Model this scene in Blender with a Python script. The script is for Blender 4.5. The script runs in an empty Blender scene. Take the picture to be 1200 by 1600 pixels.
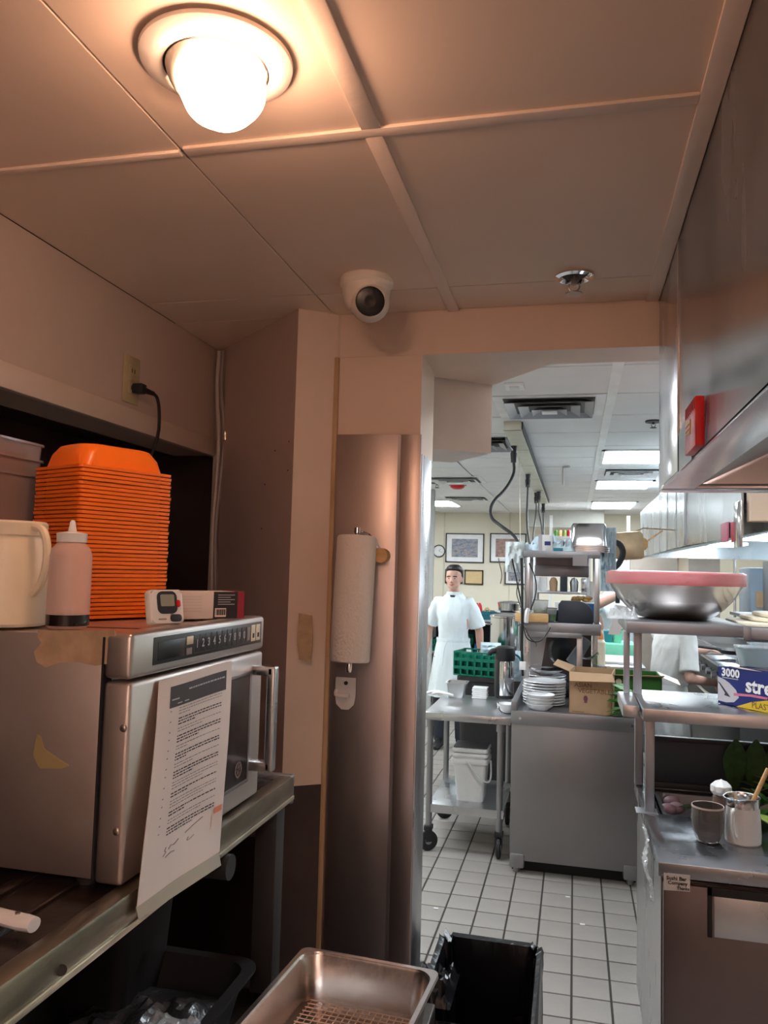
import bpy, bmesh, math, random
from mathutils import Vector, Matrix, noise
random.seed(7)
C = bpy.context.scene.collection
S = bpy.context.scene
PI = math.pi
# ------------------------------------------------------------ camera
PITCH, YAW, ROLL, FPX = 0.0708427, -0.2356292, 0.0270842, 1245.4
CAM = Vector((0, 0, 1.75))
def cam_rows():
    cy, sy = math.cos(YAW), math.sin(YAW)
    cp, sp = math.cos(PITCH), math.sin(PITCH)
    cr, sr = math.cos(ROLL), math.sin(ROLL)
    Rz = Matrix(((cy, -sy, 0), (sy, cy, 0), (0, 0, 1)))
    Bm = Matrix(((1, 0, 0), (0, 0, -1), (0, 1, 0)))
    Rx = Matrix(((1, 0, 0), (0, cp, sp), (0, -sp, cp)))
    Rr = Matrix(((cr, -sr, 0), (sr, cr, 0), (0, 0, 1)))
    return Rr @ Rx @ Bm @ Rz
M = cam_rows()
cd = bpy.data.cameras.new('camera')
cam = bpy.data.objects.new('camera', cd); C.objects.link(cam)
cd.sensor_fit = 'VERTICAL'; cd.sensor_height = 24.0; cd.lens = FPX / 1600 * 24.0
cd.clip_start = 0.02; cd.clip_end = 60
mw = Matrix.Identity(4)
for i in range(3):
    mw[i][0] = M[0][i]; mw[i][1] = -M[1][i]; mw[i][2] = -M[2][i]; mw[i][3] = CAM[i]
cam.matrix_world = mw
S.camera = cam
def at(px, py, **k):
    """world point where a measured line of sight meets a real plane (x=, y= or z=)"""
    d = M.transposed() @ Vector(((px - 600) / FPX, (py - 800) / FPX, 1.0))
    (a, v), = k.items(); i = 'xyz'.index(a)
    return CAM + d * ((v - CAM[i]) / d[i])
# ------------------------------------------------------------ world, exposure, lights
w = bpy.data.worlds.new('world'); S.world = w; w.use_nodes = True
w.node_tree.nodes['Background'].inputs[0].default_value = (0.55, 0.6, 0.7, 1)
w.node_tree.nodes['Background'].inputs[1].default_value = 0.05
S.view_settings.view_transform = 'Standard'; S.view_settings.look = 'None'
S.view_settings.exposure = 0.42; S.view_settings.gamma = 1.0; S.view_settings.use_curve_mapping = False
BULB_E = 35.0       # glow of the alcove bulbs
PANEL_E = 22.0       # kitchen ceiling light panels
def area(name, loc, sx, sy, power, col, rot=(0, 0, 0)):
    l = bpy.data.lights.new(name, 'AREA'); l.shape = 'RECTANGLE'; l.size = sx; l.size_y = sy
    l.energy = power; l.color = col
    o = bpy.data.objects.new(name, l); C.objects.link(o); o.location = loc; o.rotation_euler = rot
    return o
def point(name, loc, power, col, r):
    l = bpy.data.lights.new(name, 'POINT'); l.energy = power; l.color = col; l.shadow_soft_size = r
    o = bpy.data.objects.new(name, l); C.objects.link(o); o.location = loc
    return o
WARM = (1.0, 0.60, 0.36)
COOL = (0.86, 0.95, 1.0)
# ------------------------------------------------------------ materials
def nodes_of(name):
    m = bpy.data.materials.new(name); m.use_nodes = True
    return m, m.node_tree, m.node_tree.nodes['Principled BSDF']
def mat(name, col, rough=0.5, metal=0.0, var=0.06, scale=8.0, bump=0.0, bscale=60.0, emit=None, estr=0.0,
        alpha=1.0, trans=0.0, coat=0.0, stretch=(1, 1, 1), rvar=0.0, spot=None, spotamt=0.0, ior=1.45):
    m, t, b = nodes_of(name)
    n = t.nodes; L = t.links
    tc = n.new('ShaderNodeTexCoord'); mp = n.new('ShaderNodeMapping')
    mp.inputs['Scale'].default_value = stretch
    L.new(tc.outputs['Object'], mp.inputs['Vector'])
    nz = n.new('ShaderNodeTexNoise'); nz.inputs['Scale'].default_value = scale; nz.inputs['Detail'].default_value = 5
    L.new(mp.outputs[0], nz.inputs['Vector'])
    r = n.new('ShaderNodeValToRGB')
    r.color_ramp.elements[0].position = 0.3; r.color_ramp.elements[1].position = 0.7
    r.color_ramp.elements[0].color = tuple(c * (1 - var) for c in col) + (1,)
    r.color_ramp.elements[1].color = tuple(min(1, c * (1 + var)) for c in col) + (1,)
    L.new(nz.outputs['Fac'], r.inputs[0])
    out = r.outputs[0]
    if spot:
        n2 = n.new('ShaderNodeTexNoise'); n2.inputs['Scale'].default_value = scale * 0.6; n2.inputs['Detail'].default_value = 8
        L.new(tc.outputs['Object'], n2.inputs['Vector'])
        r2 = n.new('ShaderNodeValToRGB'); r2.color_ramp.elements[0].position = 0.55; r2.color_ramp.elements[1].position = 0.75
        r2.color_ramp.elements[0].color = (0, 0, 0, 1); r2.color_ramp.elements[1].color = (spotamt,) * 3 + (1,)
        L.new(n2.outputs['Fac'], r2.inputs[0])
        mx = n.new('ShaderNodeMix'); mx.data_type = 'RGBA'
        L.new(r2.outputs[0], mx.inputs['Factor']); L.new(out, mx.inputs['A']); mx.inputs['B'].default_value = spot + (1,)
        out = mx.outputs['Result']
    L.new(out, b.inputs['Base Color'])
    b.inputs['Roughness'].default_value = rough; b.inputs['Metallic'].default_value = metal
    if rvar:
        mr = n.new('ShaderNodeMapRange'); mr.inputs['To Min'].default_value = rough - rvar; mr.inputs['To Max'].default_value = rough + rvar
        mr.inputs['From Min'].default_value = 0.3; mr.inputs['From Max'].default_value = 0.7
        L.new(nz.outputs['Fac'], mr.inputs['Value']); L.new(mr.outputs[0], b.inputs['Roughness'])
    b.inputs['IOR'].default_value = ior
    b.inputs['Alpha'].default_value = alpha
    b.inputs['Transmission Weight'].default_value = trans
    b.inputs['Coat Weight'].default_value = coat
    if emit:
        b.inputs['Emission Color'].default_value = emit + (1,); b.inputs['Emission Strength'].default_value = estr
    if bump:
        nb = n.new('ShaderNodeTexNoise'); nb.inputs['Scale'].default_value = bscale; nb.inputs['Detail'].default_value = 3
        L.new(mp.outputs[0], nb.inputs['Vector'])
        bp = n.new('ShaderNodeBump'); bp.inputs['Strength'].default_value = bump; bp.inputs['Distance'].default_value = 0.01
        L.new(nb.outputs['Fac'], bp.inputs['Height']); L.new(bp.outputs[0], b.inputs['Normal'])
    return m
steel_v = mat('brushed steel', (0.56, 0.56, 0.58), 0.30, 1.0, 0.04, 5, 0, stretch=(4, 4, 0.6), rvar=0.05)
steel_h = mat('worn steel', (0.58, 0.59, 0.61), 0.30, 1.0, 0.05, 4, 0, rvar=0.06)
steel_dull = mat('dull steel', (0.34, 0.34, 0.36), 0.42, 0.9, 0.06, 4, 0, rvar=0.05)
steel_cab = mat('cabinet steel', (0.30, 0.29, 0.30), 0.42, 0.85, 0.08, 2.0, 0, rvar=0.05)
steel_bright = mat('polished steel', (0.72, 0.72, 0.74), 0.14, 1.0, 0.05, 6)
steel_pillar = mat('pillar steel', (0.50, 0.44, 0.43), 0.36, 0.95, 0.04, 5, 0, stretch=(4, 4, 0.7), rvar=0.04)
steel_mw = mat('oven steel', (0.60, 0.55, 0.52), 0.40, 0.92, 0.08, 4, 0.0, rvar=0.05, spot=(0.36, 0.22, 0.12), spotamt=0.35)
chrome = mat('chrome', (0.8, 0.8, 0.82), 0.08, 1.0, 0.02)
zinc = mat('zinc', (0.45, 0.42, 0.38), 0.3, 1.0, 0.1)
cream_wall = mat('cream wall paint', (0.76, 0.61, 0.51), 0.45, 0, 0.05, 3, 0.05, 25, spot=(0.45, 0.30, 0.18), spotamt=0.22)
shaded_wall = mat('shaded satin cream paint', (0.50, 0.385, 0.35), 0.30, 0, 0.06, 3, 0.04, 20, spot=(0.30, 0.20, 0.14), spotamt=0.2)  # shade and mauve tint of the angled face put into the cream paint
left_wall_m = mat('grey beige paint', (0.62, 0.49, 0.42), 0.5, 0, 0.05, 3, 0.04, 20)
ceil_m = mat('cream ceiling paint', (0.82, 0.67, 0.55), 0.55, 0, 0.04, 2, 0.05, 14)
ceil_strip_m = mat('cream ceiling strip', (0.85, 0.71, 0.60), 0.5, 0, 0.04, 4, 0.1, 40)
gap_m = mat('ceiling joint brown', (0.22, 0.13, 0.07), 0.8)
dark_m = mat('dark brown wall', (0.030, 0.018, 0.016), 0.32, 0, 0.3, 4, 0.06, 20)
wains_m = mat('brown wainscot', (0.055, 0.034, 0.030), 0.4, 0, 0.3, 6, 0.06, 20)
black_m = mat('black plastic', (0.014, 0.014, 0.015), 0.45, 0, 0.1)
black_rub = mat('black rubber', (0.020, 0.020, 0.022), 0.6)
blackmetal = mat('black metal', (0.03, 0.03, 0.032), 0.45, 0.3)
cavity_shade = mat('dark cavity', (0.012, 0.012, 0.014), 0.7)  # near-black that puts the shade of holes, gaps and recesses into the colour
bag_m = mat('black bin bag', (0.008, 0.008, 0.010), 0.26, 0, 0.1, 8, 0.6, 22, stretch=(1, 1, .25))
white_pl = mat('white plastic', (0.80, 0.80, 0.80), 0.35)
white_cer = mat('white china', (0.82, 0.83, 0.85), 0.12, coat=0.4)
ivory_pl = mat('ivory plastic', (0.80, 0.70, 0.52), 0.35)
frost_pl = mat('frosted plastic', (0.95, 0.74, 0.66), 0.4, alpha=0.45, var=0.03)
clear_pl = mat('clear plastic', (0.9, 0.92, 0.93), 0.12, trans=0.85, var=0.02)
film_m = mat('plastic film', (0.92, 0.94, 0.96), 0.08, trans=0.6, alpha=0.5, var=0.02, bump=0.8, bscale=60)
glass_m = mat('smoked glass', (0.34, 0.31, 0.30), 0.08, trans=0.75, var=0.05)
soy_m = mat('dark sauce', (0.012, 0.008, 0.008), 0.1)
orange_m = mat('orange plastic', (1.0, 0.20, 0.014), 0.30, 0, 0.03, 6)
bulb_m = mat('bulb glow', (1, 1, 1), 0.3, emit=(1.0, 0.56, 0.36), estr=BULB_E)
panel_m = mat('light panel', (1, 1, 1), 0.4, emit=(0.86, 0.94, 1.0), estr=PANEL_E, var=0)
tile_m = mat('quarry tile', (0.33, 0.30, 0.275), 0.35, 0, 0.10, 3.5, 0.05, 40, spot=(0.33, 0.29, 0.25), spotamt=0.4)
grout_m = mat('dark grout', (0.05, 0.042, 0.038), 0.85)
ktile_m = mat('kitchen ceiling tile', (0.74, 0.75, 0.76), 0.7, 0, 0.03, 3, 0.05, 80)
tee_m = mat('white ceiling tee', (0.80, 0.82, 0.83), 0.5)
back_wall_m = mat('pale yellow wall', (0.72, 0.67, 0.55), 0.55, 0, 0.03, 1)
red_m = mat('red plastic', (0.62, 0.015, 0.02), 0.35)
redlid_m = mat('red lid', (0.42, 0.008, 0.022), 0.3)
blue_m = mat('blue plastic', (0.02, 0.13, 0.33), 0.4)
teal_m = mat('teal plastic', (0.03, 0.22, 0.28), 0.4)
green_m = mat('green crate plastic', (0.0, 0.16, 0.10), 0.4)
mint_m = mat('mint board', (0.20, 0.62, 0.42), 0.45)
leaf_m = mat('green leaf', (0.06, 0.26, 0.03), 0.45, var=0.4, scale=20)
leaf_dark = mat('dark leaf', (0.035, 0.075, 0.02), 0.5, var=0.4, scale=30)
leaf_yel = mat('yellow green leaf', (0.22, 0.28, 0.06), 0.5, var=0.3, scale=20)
card_m = mat('cardboard', (0.46, 0.29, 0.17), 0.75, 0, 0.06, 10)
card_print = mat('brown print', (0.22, 0.11, 0.06), 0.8)
wood_m = mat('pale wood', (0.68, 0.42, 0.19), 0.5, 0, 0.12, 12, stretch=(1, 8, 8))
cream_bd = mat('cream board', (0.80, 0.72, 0.56), 0.5)
paper_m = mat('white paper', (0.74, 0.66, 0.62), 0.6, 0, 0.03)
towel_m = mat('paper towel', (0.86, 0.80, 0.76), 0.9, 0, 0.02, 8, 0.35, 120)
ink_m = mat('black ink', (0.03, 0.025, 0.03), 0.6)
hdr_m = mat('dark header print', (0.055, 0.045, 0.05), 0.6)
greyink_m = mat('grey ink', (0.28, 0.24, 0.24), 0.6)
lam_m = mat('laminate', (0.50, 0.47, 0.38), 0.25)
tan_m = mat('tan residue', (0.50, 0.35, 0.22), 0.7, 0, 0.22, 30, spot=(.33, .2, .11), spotamt=.6)
beige_m = mat('beige outlet', (0.50, 0.42, 0.25), 0.4)
cam_white = mat('camera housing', (0.82, 0.76, 0.68), 0.4)
lens_m = mat('dark lens', (0.006, 0.006, 0.008), 0.30)
gasket_m = mat('dark gasket', (0.02, 0.018, 0.018), 0.5)
skin_m = mat('skin', (0.64, 0.37, 0.29), 0.5, 0, 0.05, 20)
hair_m = mat('black hair', (0.016, 0.012, 0.011), 0.4, 0, 0.3, 40, 0.4, 120)
cloth_m = mat('white cotton', (0.74, 0.82, 0.86), 0.85, 0, 0.03, 8, 0.35, 14)
cloth2_m = mat('pale cotton', (0.80, 0.80, 0.78), 0.85, 0, 0.03, 8, 0.35, 14)
trouser_m = mat('dark trousers', (0.03, 0.035, 0.05), 0.8)
lip_m = mat('lips', (0.42, 0.17, 0.14), 0.5)
navy_m = mat('navy box print', (0.012, 0.022, 0.15), 0.35)
yellow_m = mat('yellow print', (0.62, 0.42, 0.02), 0.4)
pink_m = mat('pink print', (0.55, 0.16, 0.24), 0.4)
greyp_m = mat('pale grey print', (0.48, 0.46, 0.50), 0.4)
slate_m = mat('dark blue grey plastic', (0.028, 0.033, 0.045), 0.5)
lcd_m = mat('grey display', (0.30, 0.33, 0.28), 0.2)
parch_m = mat('certificate paper', (0.66, 0.50, 0.26), 0.6)
matb_m = mat('white mat board', (0.80, 0.80, 0.82), 0.6)
raceway_m = mat('ivory raceway', (0.60, 0.60, 0.50), 0.5)
bagblue_m = mat('pale blue plastic bag', (0.62, 0.76, 0.84), 0.3, 0, 0.1, 10, 0.8, 25)
brass_m = mat('aged pan metal', (0.50, 0.38, 0.24), 0.4, 0.8, 0.2, 8)
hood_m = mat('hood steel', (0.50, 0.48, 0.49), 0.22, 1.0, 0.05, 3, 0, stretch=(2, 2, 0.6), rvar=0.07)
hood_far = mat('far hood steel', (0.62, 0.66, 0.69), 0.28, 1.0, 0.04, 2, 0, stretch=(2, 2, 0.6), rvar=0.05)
grime_m = mat('greasy black top', (0.035, 0.025, 0.022), 0.22, 0.3, 0.4, 6, 0.15, 20)
fridge_m = mat('fridge door steel', (0.20, 0.17, 0.17), 0.35, 0.85, 0.12, 3, 0.05, 20, rvar=0.06)
worktop_m = mat('worktop steel', (0.34, 0.36, 0.39), 0.26, 1.0, 0.12, 6, 0, rvar=0.08)
onion_m = mat('purple onion', (0.45, 0.30, 0.36), 0.4, 0, 0.3, 20)
food_m = mat('fried food', (0.42, 0.24, 0.08), 0.6, 0, 0.4, 20)
def photo_mat(name, cols, sc):
    m, t, b = nodes_of(name); n = t.nodes; L = t.links
    tc = n.new('ShaderNodeTexCoord'); mp = n.new('ShaderNodeMapping'); mp.inputs['Scale'].default_value = (1, 1, 2.2)
    v = n.new('ShaderNodeTexNoise'); v.inputs['Scale'].default_value = sc * .4; v.inputs['Detail'].default_value = 7; v.inputs['Roughness'].default_value = .7
    L.new(tc.outputs['Object'], mp.inputs[0]); L.new(mp.outputs[0], v.inputs['Vector'])
    r = n.new('ShaderNodeValToRGB'); e = r.color_ramp.elements
    for i, c in enumerate(cols):
        el = e[i] if i < 2 else e.new(0.5)
        el.position = .34 + .32 * i / (len(cols) - 1); el.color = c + (1,)
    L.new(v.outputs['Fac'], r.inputs[0]); L.new(r.outputs[0], b.inputs['Base Color']); b.inputs['Roughness'].default_value = 0.3
    return m
photo_a = photo_mat('kitchen photo print', [(0.10, 0.12, 0.17), (0.40, 0.30, 0.24), (0.20, 0.24, 0.32), (0.62, 0.58, 0.55), (0.06, 0.06, 0.08)], 30)
photo_b = photo_mat('group photo print', [(0.16, 0.08, 0.07), (0.30, 0.18, 0.15), (0.08, 0.08, 0.10), (0.42, 0.30, 0.26)], 34)
# ------------------------------------------------------------ mesh helpers
def V(*a): return Vector(a)
class B:
    def __init__(s): s.bm = bmesh.new()
    def add(s, vs, fs):
        v = [s.bm.verts.new(p) for p in vs]
        for f in fs:
            try: s.bm.faces.new([v[i] for i in f])
            except ValueError: pass
        return v
    def box(s, x0, x1, y0, y1, z0, z1, bev=0, mx=None, seg=2):
        if x0 > x1: x0, x1 = x1, x0
        if y0 > y1: y0, y1 = y1, y0
        if z0 > z1: z0, z1 = z1, z0
        t = bmesh.new()
        v = [t.verts.new(p) for p in [(x0, y0, z0), (x1, y0, z0), (x1, y1, z0), (x0, y1, z0), (x0, y0, z1), (x1, y0, z1), (x1, y1, z1), (x0, y1, z1)]]
        for f in [(0, 3, 2, 1), (4, 5, 6, 7), (0, 1, 5, 4), (1, 2, 6, 5), (2, 3, 7, 6), (3, 0, 4, 7)]: t.faces.new([v[i] for i in f])
        if bev:
            bmesh.ops.bevel(t, geom=t.edges[:], offset=bev, segments=seg, affect='EDGES', profile=0.5)
        if mx: bmesh.ops.transform(t, matrix=mx, verts=t.verts[:])
        s.merge(t); return s
    def merge(s, t):
        m = bpy.data.meshes.new('tmp'); t.to_mesh(m); t.free(); s.bm.from_mesh(m); bpy.data.meshes.remove(m)
    def prism(s, poly, z0, z1, bev=0, mx=None):
        t = bmesh.new(); n = len(poly)
        a = [t.verts.new((p[0], p[1], z0)) for p in poly]; b = [t.verts.new((p[0], p[1], z1)) for p in poly]
        t.faces.new(a[::-1]); t.faces.new(b)
        for i in range(n): t.faces.new((a[i], a[(i + 1) % n], b[(i + 1) % n], b[i]))
        bmesh.ops.recalc_face_normals(t, faces=t.faces[:])
        if bev: bmesh.ops.bevel(t, geom=t.edges[:], offset=bev, segments=2, affect='EDGES', profile=0.5)
        if mx: bmesh.ops.transform(t, matrix=mx, verts=t.verts[:])
        s.merge(t); return s
    def slab(s, quad, th, nrm=None, bev=0):
        """thick panel from a planar outline, pushed th along its normal"""
        q = [Vector(p) for p in quad]
        n = nrm.normalized() if nrm else (q[1] - q[0]).cross(q[2] - q[0]).normalized()
        t = bmesh.new()
        a = [t.verts.new(p) for p in q]; b = [t.verts.new(p + n * th) for p in q]; k = len(q)
        t.faces.new(a[::-1]); t.faces.new(b)
        for i in range(k): t.faces.new((a[i], a[(i + 1) % k], b[(i + 1) % k], b[i]))
        bmesh.ops.recalc_face_normals(t, faces=t.faces[:])
        if bev: bmesh.ops.bevel(t, geom=t.edges[:], offset=bev, segments=2, affect='EDGES')
        s.merge(t); return s
    def cyl(s, p0, p1, r0, r1=None, n=16, caps=True):
        if r1 is None: r1 = r0
        p0, p1 = Vector(p0), Vector(p1); d = (p1 - p0).normalized()
        u = d.orthogonal().normalized(); w_ = d.cross(u)
        a = []; b = []
        for i in range(n):
            c = u * math.cos(2 * PI * i / n) + w_ * math.sin(2 * PI * i / n)
            a.append(s.bm.verts.new(p0 + c * r0)); b.append(s.bm.verts.new(p1 + c * r1))
        for i in range(n): s.bm.faces.new((a[i], a[(i + 1) % n], b[(i + 1) % n], b[i]))
        if caps: s.bm.faces.new(a[::-1]); s.bm.faces.new(b)
        return s
    def tube(s, pts, r, n=8, smooth=2):
        P = [Vector(p) for p in pts]
        for _ in range(smooth):
            Q = [P[0]]
            for a, b in zip(P, P[1:]): Q += [a.lerp(b, 0.25), a.lerp(b, 0.75)]
            P = Q + [P[-1]]
        rings = []; u = None
        for i, p in enumerate(P):
            d = (P[min(i + 1, len(P) - 1)] - P[max(i - 1, 0)]).normalized()
            if u is None: u = d.orthogonal().normalized()
            u = (u - d * u.dot(d)).normalized(); w_ = d.cross(u)
            rr = r(i / (len(P) - 1)) if callable(r) else r
            rings.append([s.bm.verts.new(p + (u * math.cos(2 * PI * k / n) + w_ * math.sin(2 * PI * k / n)) * rr) for k in range(n)])
        for A, Bq in zip(rings, rings[1:]):
            for k in range(n): s.bm.faces.new((A[k], A[(k + 1) % n], Bq[(k + 1) % n], Bq[k]))
        s.bm.faces.new(rings[0][::-1]); s.bm.faces.new(rings[-1])
        return s
    def lathe(s, prof, c=(0, 0, 0), n=32, sx=1, sy=1, mx=None, wob=0):
        """prof: (r, z) pairs; r==0 closes"""
        c = Vector(c); rings = []
        for r, z in prof:
            if r < 1e-6:
                p = Vector((0, 0, z)); p = (mx @ p if mx else p) + c; rings.append([s.bm.verts.new(p)])
            else:
                R_ = []
                for k in range(n):
                    a = 2 * PI * k / n; q = 1 + (wob * math.sin(a * 7 + z * 90) if wob else 0)
                    p = Vector((r * q * sx * math.cos(a), r * q * sy * math.sin(a), z)); p = (mx @ p if mx else p) + c
                    R_.append(s.bm.verts.new(p))
                rings.append(R_)
        for A, Bq in zip(rings, rings[1:]):
            if len(A) == 1 and len(Bq) == 1: continue
            for k in range(n):
                k2 = (k + 1) % n
                if len(A) == 1: s.bm.faces.new((A[0], Bq[k2], Bq[k]))
                elif len(Bq) == 1: s.bm.faces.new((A[k], A[k2], Bq[0]))
                else: s.bm.faces.new((A[k], A[k2], Bq[k2], Bq[k]))
        return s
    def loft(s, rings, close=True):
        Rs = [[s.bm.verts.new(p) for p in r] for r in rings]; n = len(Rs[0])
        for A, Bq in zip(Rs, Rs[1:]):
            for k in range(n): s.bm.faces.new((A[k], A[(k + 1) % n], Bq[(k + 1) % n], Bq[k]))
        if close: s.bm.faces.new(Rs[0][::-1]); s.bm.faces.new(Rs[-1])
        return s
    def ball(s, c, r, n=12, sc=(1, 1, 1), mx=None):
        t = bmesh.new(); bmesh.ops.create_uvsphere(t, u_segments=n, v_segments=max(6, n * 2 // 3), radius=r)
        m = Matrix.Translation(Vector(c)) @ (mx or Matrix.Identity(4)) @ Matrix.Diagonal((sc[0], sc[1], sc[2], 1))
        bmesh.ops.transform(t, matrix=m, verts=t.verts[:]); s.merge(t); return s
    def sheet(s, grid, th):
        """grid of points [row][col], solidified"""
        G = [[Vector(p) for p in r] for r in grid]; R_, K = len(G), len(G[0])
        vs = [[s.bm.verts.new(p) for p in r] for r in G]
        fs = []
        for i in range(R_ - 1):
            for j in range(K - 1): fs.append(s.bm.faces.new((vs[i][j], vs[i][j + 1], vs[i + 1][j + 1], vs[i + 1][j])))
        bmesh.ops.recalc_face_normals(s.bm, faces=fs)
        bmesh.ops.solidify(s.bm, geom=fs, thickness=th)
        return s
    def build(s, name, m, parent=None, smooth=True, world=False, ang=35, kind=None, label=None):
        bm = s.bm
        bmesh.ops.recalc_face_normals(bm, faces=bm.faces[:])
        if world and parent is not None:
            off = parent.matrix_basis.translation if parent.parent is None else Vector(parent['_o'])
            bmesh.ops.translate(bm, vec=-off, verts=bm.verts[:])
        if smooth:
            for f in bm.faces: f.smooth = True
            for e in bm.edges:
                if len(e.link_faces) == 2 and e.calc_face_angle(0) > math.radians(ang): e.smooth = False
        me = bpy.data.meshes.new(name); bm.to_mesh(me); bm.free()
        me.materials.append(m)
        o = bpy.data.objects.new(name, me); C.objects.link(o)
        if parent is not None: o.parent = parent
        if kind: o['kind'] = kind
        if label: o['label'] = label
        return o
def tag(o, label=None, cat=None, group=None, kind=None):
    if label: o['label'] = label
    if cat: o['category'] = cat
    if group: o['group'] = group
    if kind: o['kind'] = kind
    return o
def thing(name, label, cat, loc=(0, 0, 0), rz=0, group=None):
    o = bpy.data.objects.new(name, None); C.objects.link(o); o.empty_display_size = 0.05
    o.location = loc; o.rotation_euler = (0, 0, rz)
    return tag(o, label, cat, group)
def solo(name, bb, m, label, cat, loc=None, group=None, smooth=True, kind=None):
    """one-mesh thing; the mesh is given in world space and re-based on loc"""
    if loc is not None:
        loc = Vector(loc); bmesh.ops.translate(bb.bm, vec=-loc, verts=bb.bm.verts[:])
    o = bb.build(name, m, None, smooth)
    if loc is not None: o.location = loc
    return tag(o, label, cat, group, kind)
def sub(parent, name, bb, m, **k):
    """part given in world space: parent is a top-level thing without rotation"""
    off = parent.location if parent.parent is None else parent.parent.location
    bmesh.ops.translate(bb.bm, vec=-Vector(off), verts=bb.bm.verts[:])
    return bb.build(name, m, parent, **k)
def copy_tree(o, parent=None):
    c = o.copy(); C.objects.link(c)
    if parent is not None: c.parent = parent
    for ch in list(o.children): copy_tree(ch, c)
    return c
def text_mesh(st, size, o, u, v, th=0.0006, bold=0.0, align='LEFT'):
    """flat lettering as a bmesh collector: o origin, u along the line, v up"""
    cu = bpy.data.curves.new('t', 'FONT'); cu.body = st; cu.size = size; cu.offset = bold; cu.align_x = align; cu.resolution_u = 2
    ob = bpy.data.objects.new('t', cu); C.objects.link(ob)
    dg = bpy.context.evaluated_depsgraph_get(); me = bpy.data.meshes.new_from_object(ob.evaluated_get(dg))
    bb = B(); bb.bm.from_mesh(me)
    u = Vector(u).normalized(); v = Vector(v); v = (v - u * v.dot(u)).normalized(); n = u.cross(v); o = Vector(o)
    for q in bb.bm.verts: q.co = o + u * q.co.x + v * q.co.y + n * th
    bpy.data.objects.remove(ob); bpy.data.curves.remove(cu); bpy.data.meshes.remove(me)
    return bb
def structure(name, bb, m, smooth=False):
    return tag(bb.build(name, m, None, smooth), kind='structure')
def rrect(w_, h_, r, n=5):
    pts = []
    for cx, cy, a0 in ((w_ - r, h_ - r, 0), (-w_ + r, h_ - r, 90), (-w_ + r, -h_ + r, 180), (w_ - r, -h_ + r, 270)):
        for i in range(n + 1):
            a = math.radians(a0 + 90 * i / n); pts.append((cx + r * math.cos(a), cy + r * math.sin(a)))
    return pts
def open_box(prof, n=5, sup=None, c=(0, 0, 0)):
    """pan-like shell: prof of (halfw, halfh, radius, z) rings"""
    return [[(c[0] + p[0], c[1] + p[1], c[2] + z) for p in rrect(a, b_, r, n)] for a, b_, r, z in prof]
# ============================================================ SETTING
# --- alcove ceiling: backing, panels, painted cover strips
b = B(); b.box(-1.40, 1.7, -1.6, 2.055, 2.447, 2.50); b.box(-1.40, -.60, 2.055, 2.50, 2.447, 2.50); ceil1 = structure('ceiling', b, gap_m)
xs = [-1.129, -0.648, -0.315, 0.185, 0.9, 1.7]; ys = [-1.6, -0.94, -0.235, 0.47, 1.175, 1.885, 2.054]
for i in range(5):
    for j in range(6):
        b = B(); g = 0.0018
        b.box(xs[i] + g, xs[i + 1] - g, ys[j] + g, ys[j + 1] - g, 2.44 + random.uniform(0, .0008), 2.4475, bev=0.0008, seg=1)
        b.build('ceiling_panel', ceil_m, ceil1, smooth=False)
b = B(); b.prism([(-1.129, 2.056), (-.70, 2.056), (-.70, 2.45), (-1.129, 2.45)], 2.44, 2.4475); b.build('ceiling_panel', ceil_m, ceil1, smooth=False)
def cstrip(x0, x1, y0, y1):
    b = B(); b.box(x0, x1, y0, y1, 2.4345, 2.4405, bev=0.0015); b.build('cover_strip', ceil_strip_m, ceil1)
cstrip(-0.332, -0.300, -1.6, 1.160); cstrip(-0.332, -0.303, 1.180, 2.052)
cstrip(0.168, 0.199, -1.6, 2.052); cstrip(-0.64, 0.168, 1.160, 1.184)
cstrip(-1.12, -0.65, 1.168, 1.183)
# --- alcove walls
b = B(); b.box(-1.28, -1.13, -1.6, 2.40, 2.10, 2.44); wl = structure('wall_left', b, left_wall_m)
b = B(); b.box(-1.14, -1.118, -1.6, 2.352, 2.092, 2.146, bev=0.003); b.build('ledge_trim', cream_wall, wl)
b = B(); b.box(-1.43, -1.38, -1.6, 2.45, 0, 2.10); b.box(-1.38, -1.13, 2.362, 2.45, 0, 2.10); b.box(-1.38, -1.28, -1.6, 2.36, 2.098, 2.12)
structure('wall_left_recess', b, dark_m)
# angled panel and pillar as one plan
b = B(); b.prism([(-1.13, 2.352), (-0.727, 1.983), (-0.60, 2.14), (-1.13, 2.45)], 1.18, 2.445)
wf = structure('wall_front', b, shaded_wall)
b = B(); b.prism([(-0.7268, 1.9828), (-0.634, 2.047), (-0.60, 2.10), (-0.66, 2.12)], 1.182, 2.4455); b.build('pillar_panel', cream_wall, wf, smooth=False)
b = B(); b.prism([(-1.13, 2.350), (-0.727, 1.980), (-0.634, 2.045), (-0.60, 2.10), (-1.1, 2.44)], 0, 1.18); b.build('wainscot', wains_m, wf, smooth=False)
b = B(); b.slab([at(467, 958, y=1.992), at(488, 962, y=2.004), at(489, 1000, y=2.004), at(486, 1036, y=2.004), at(467, 1030, y=1.992), at(464, 1000, y=1.992)], 0.002, Vector((0.3, -1, 0)))
b.build('adhesive_residue', tan_m, wf, smooth=False)
for px, py in [(430, 704), (452, 690), (450, 735), (414, 757), (409, 826)]:
    t_ = Vector((-1.13, 2.352, 0)); q = Vector((-0.727, 1.983, 0)); dr = q - t_
    # meet the line of sight with the angled panel
    A = CAM; D = at(px, py, y=2.0) - CAM; nrm = Vector((dr.y, -dr.x, 0)); k = (t_ - A).dot(nrm) / D.dot(nrm); p = A + D * k
    b = B(); b.ball(p, 0.0022, 6); b.build('nail_hole', gasket_m, wf)
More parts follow.
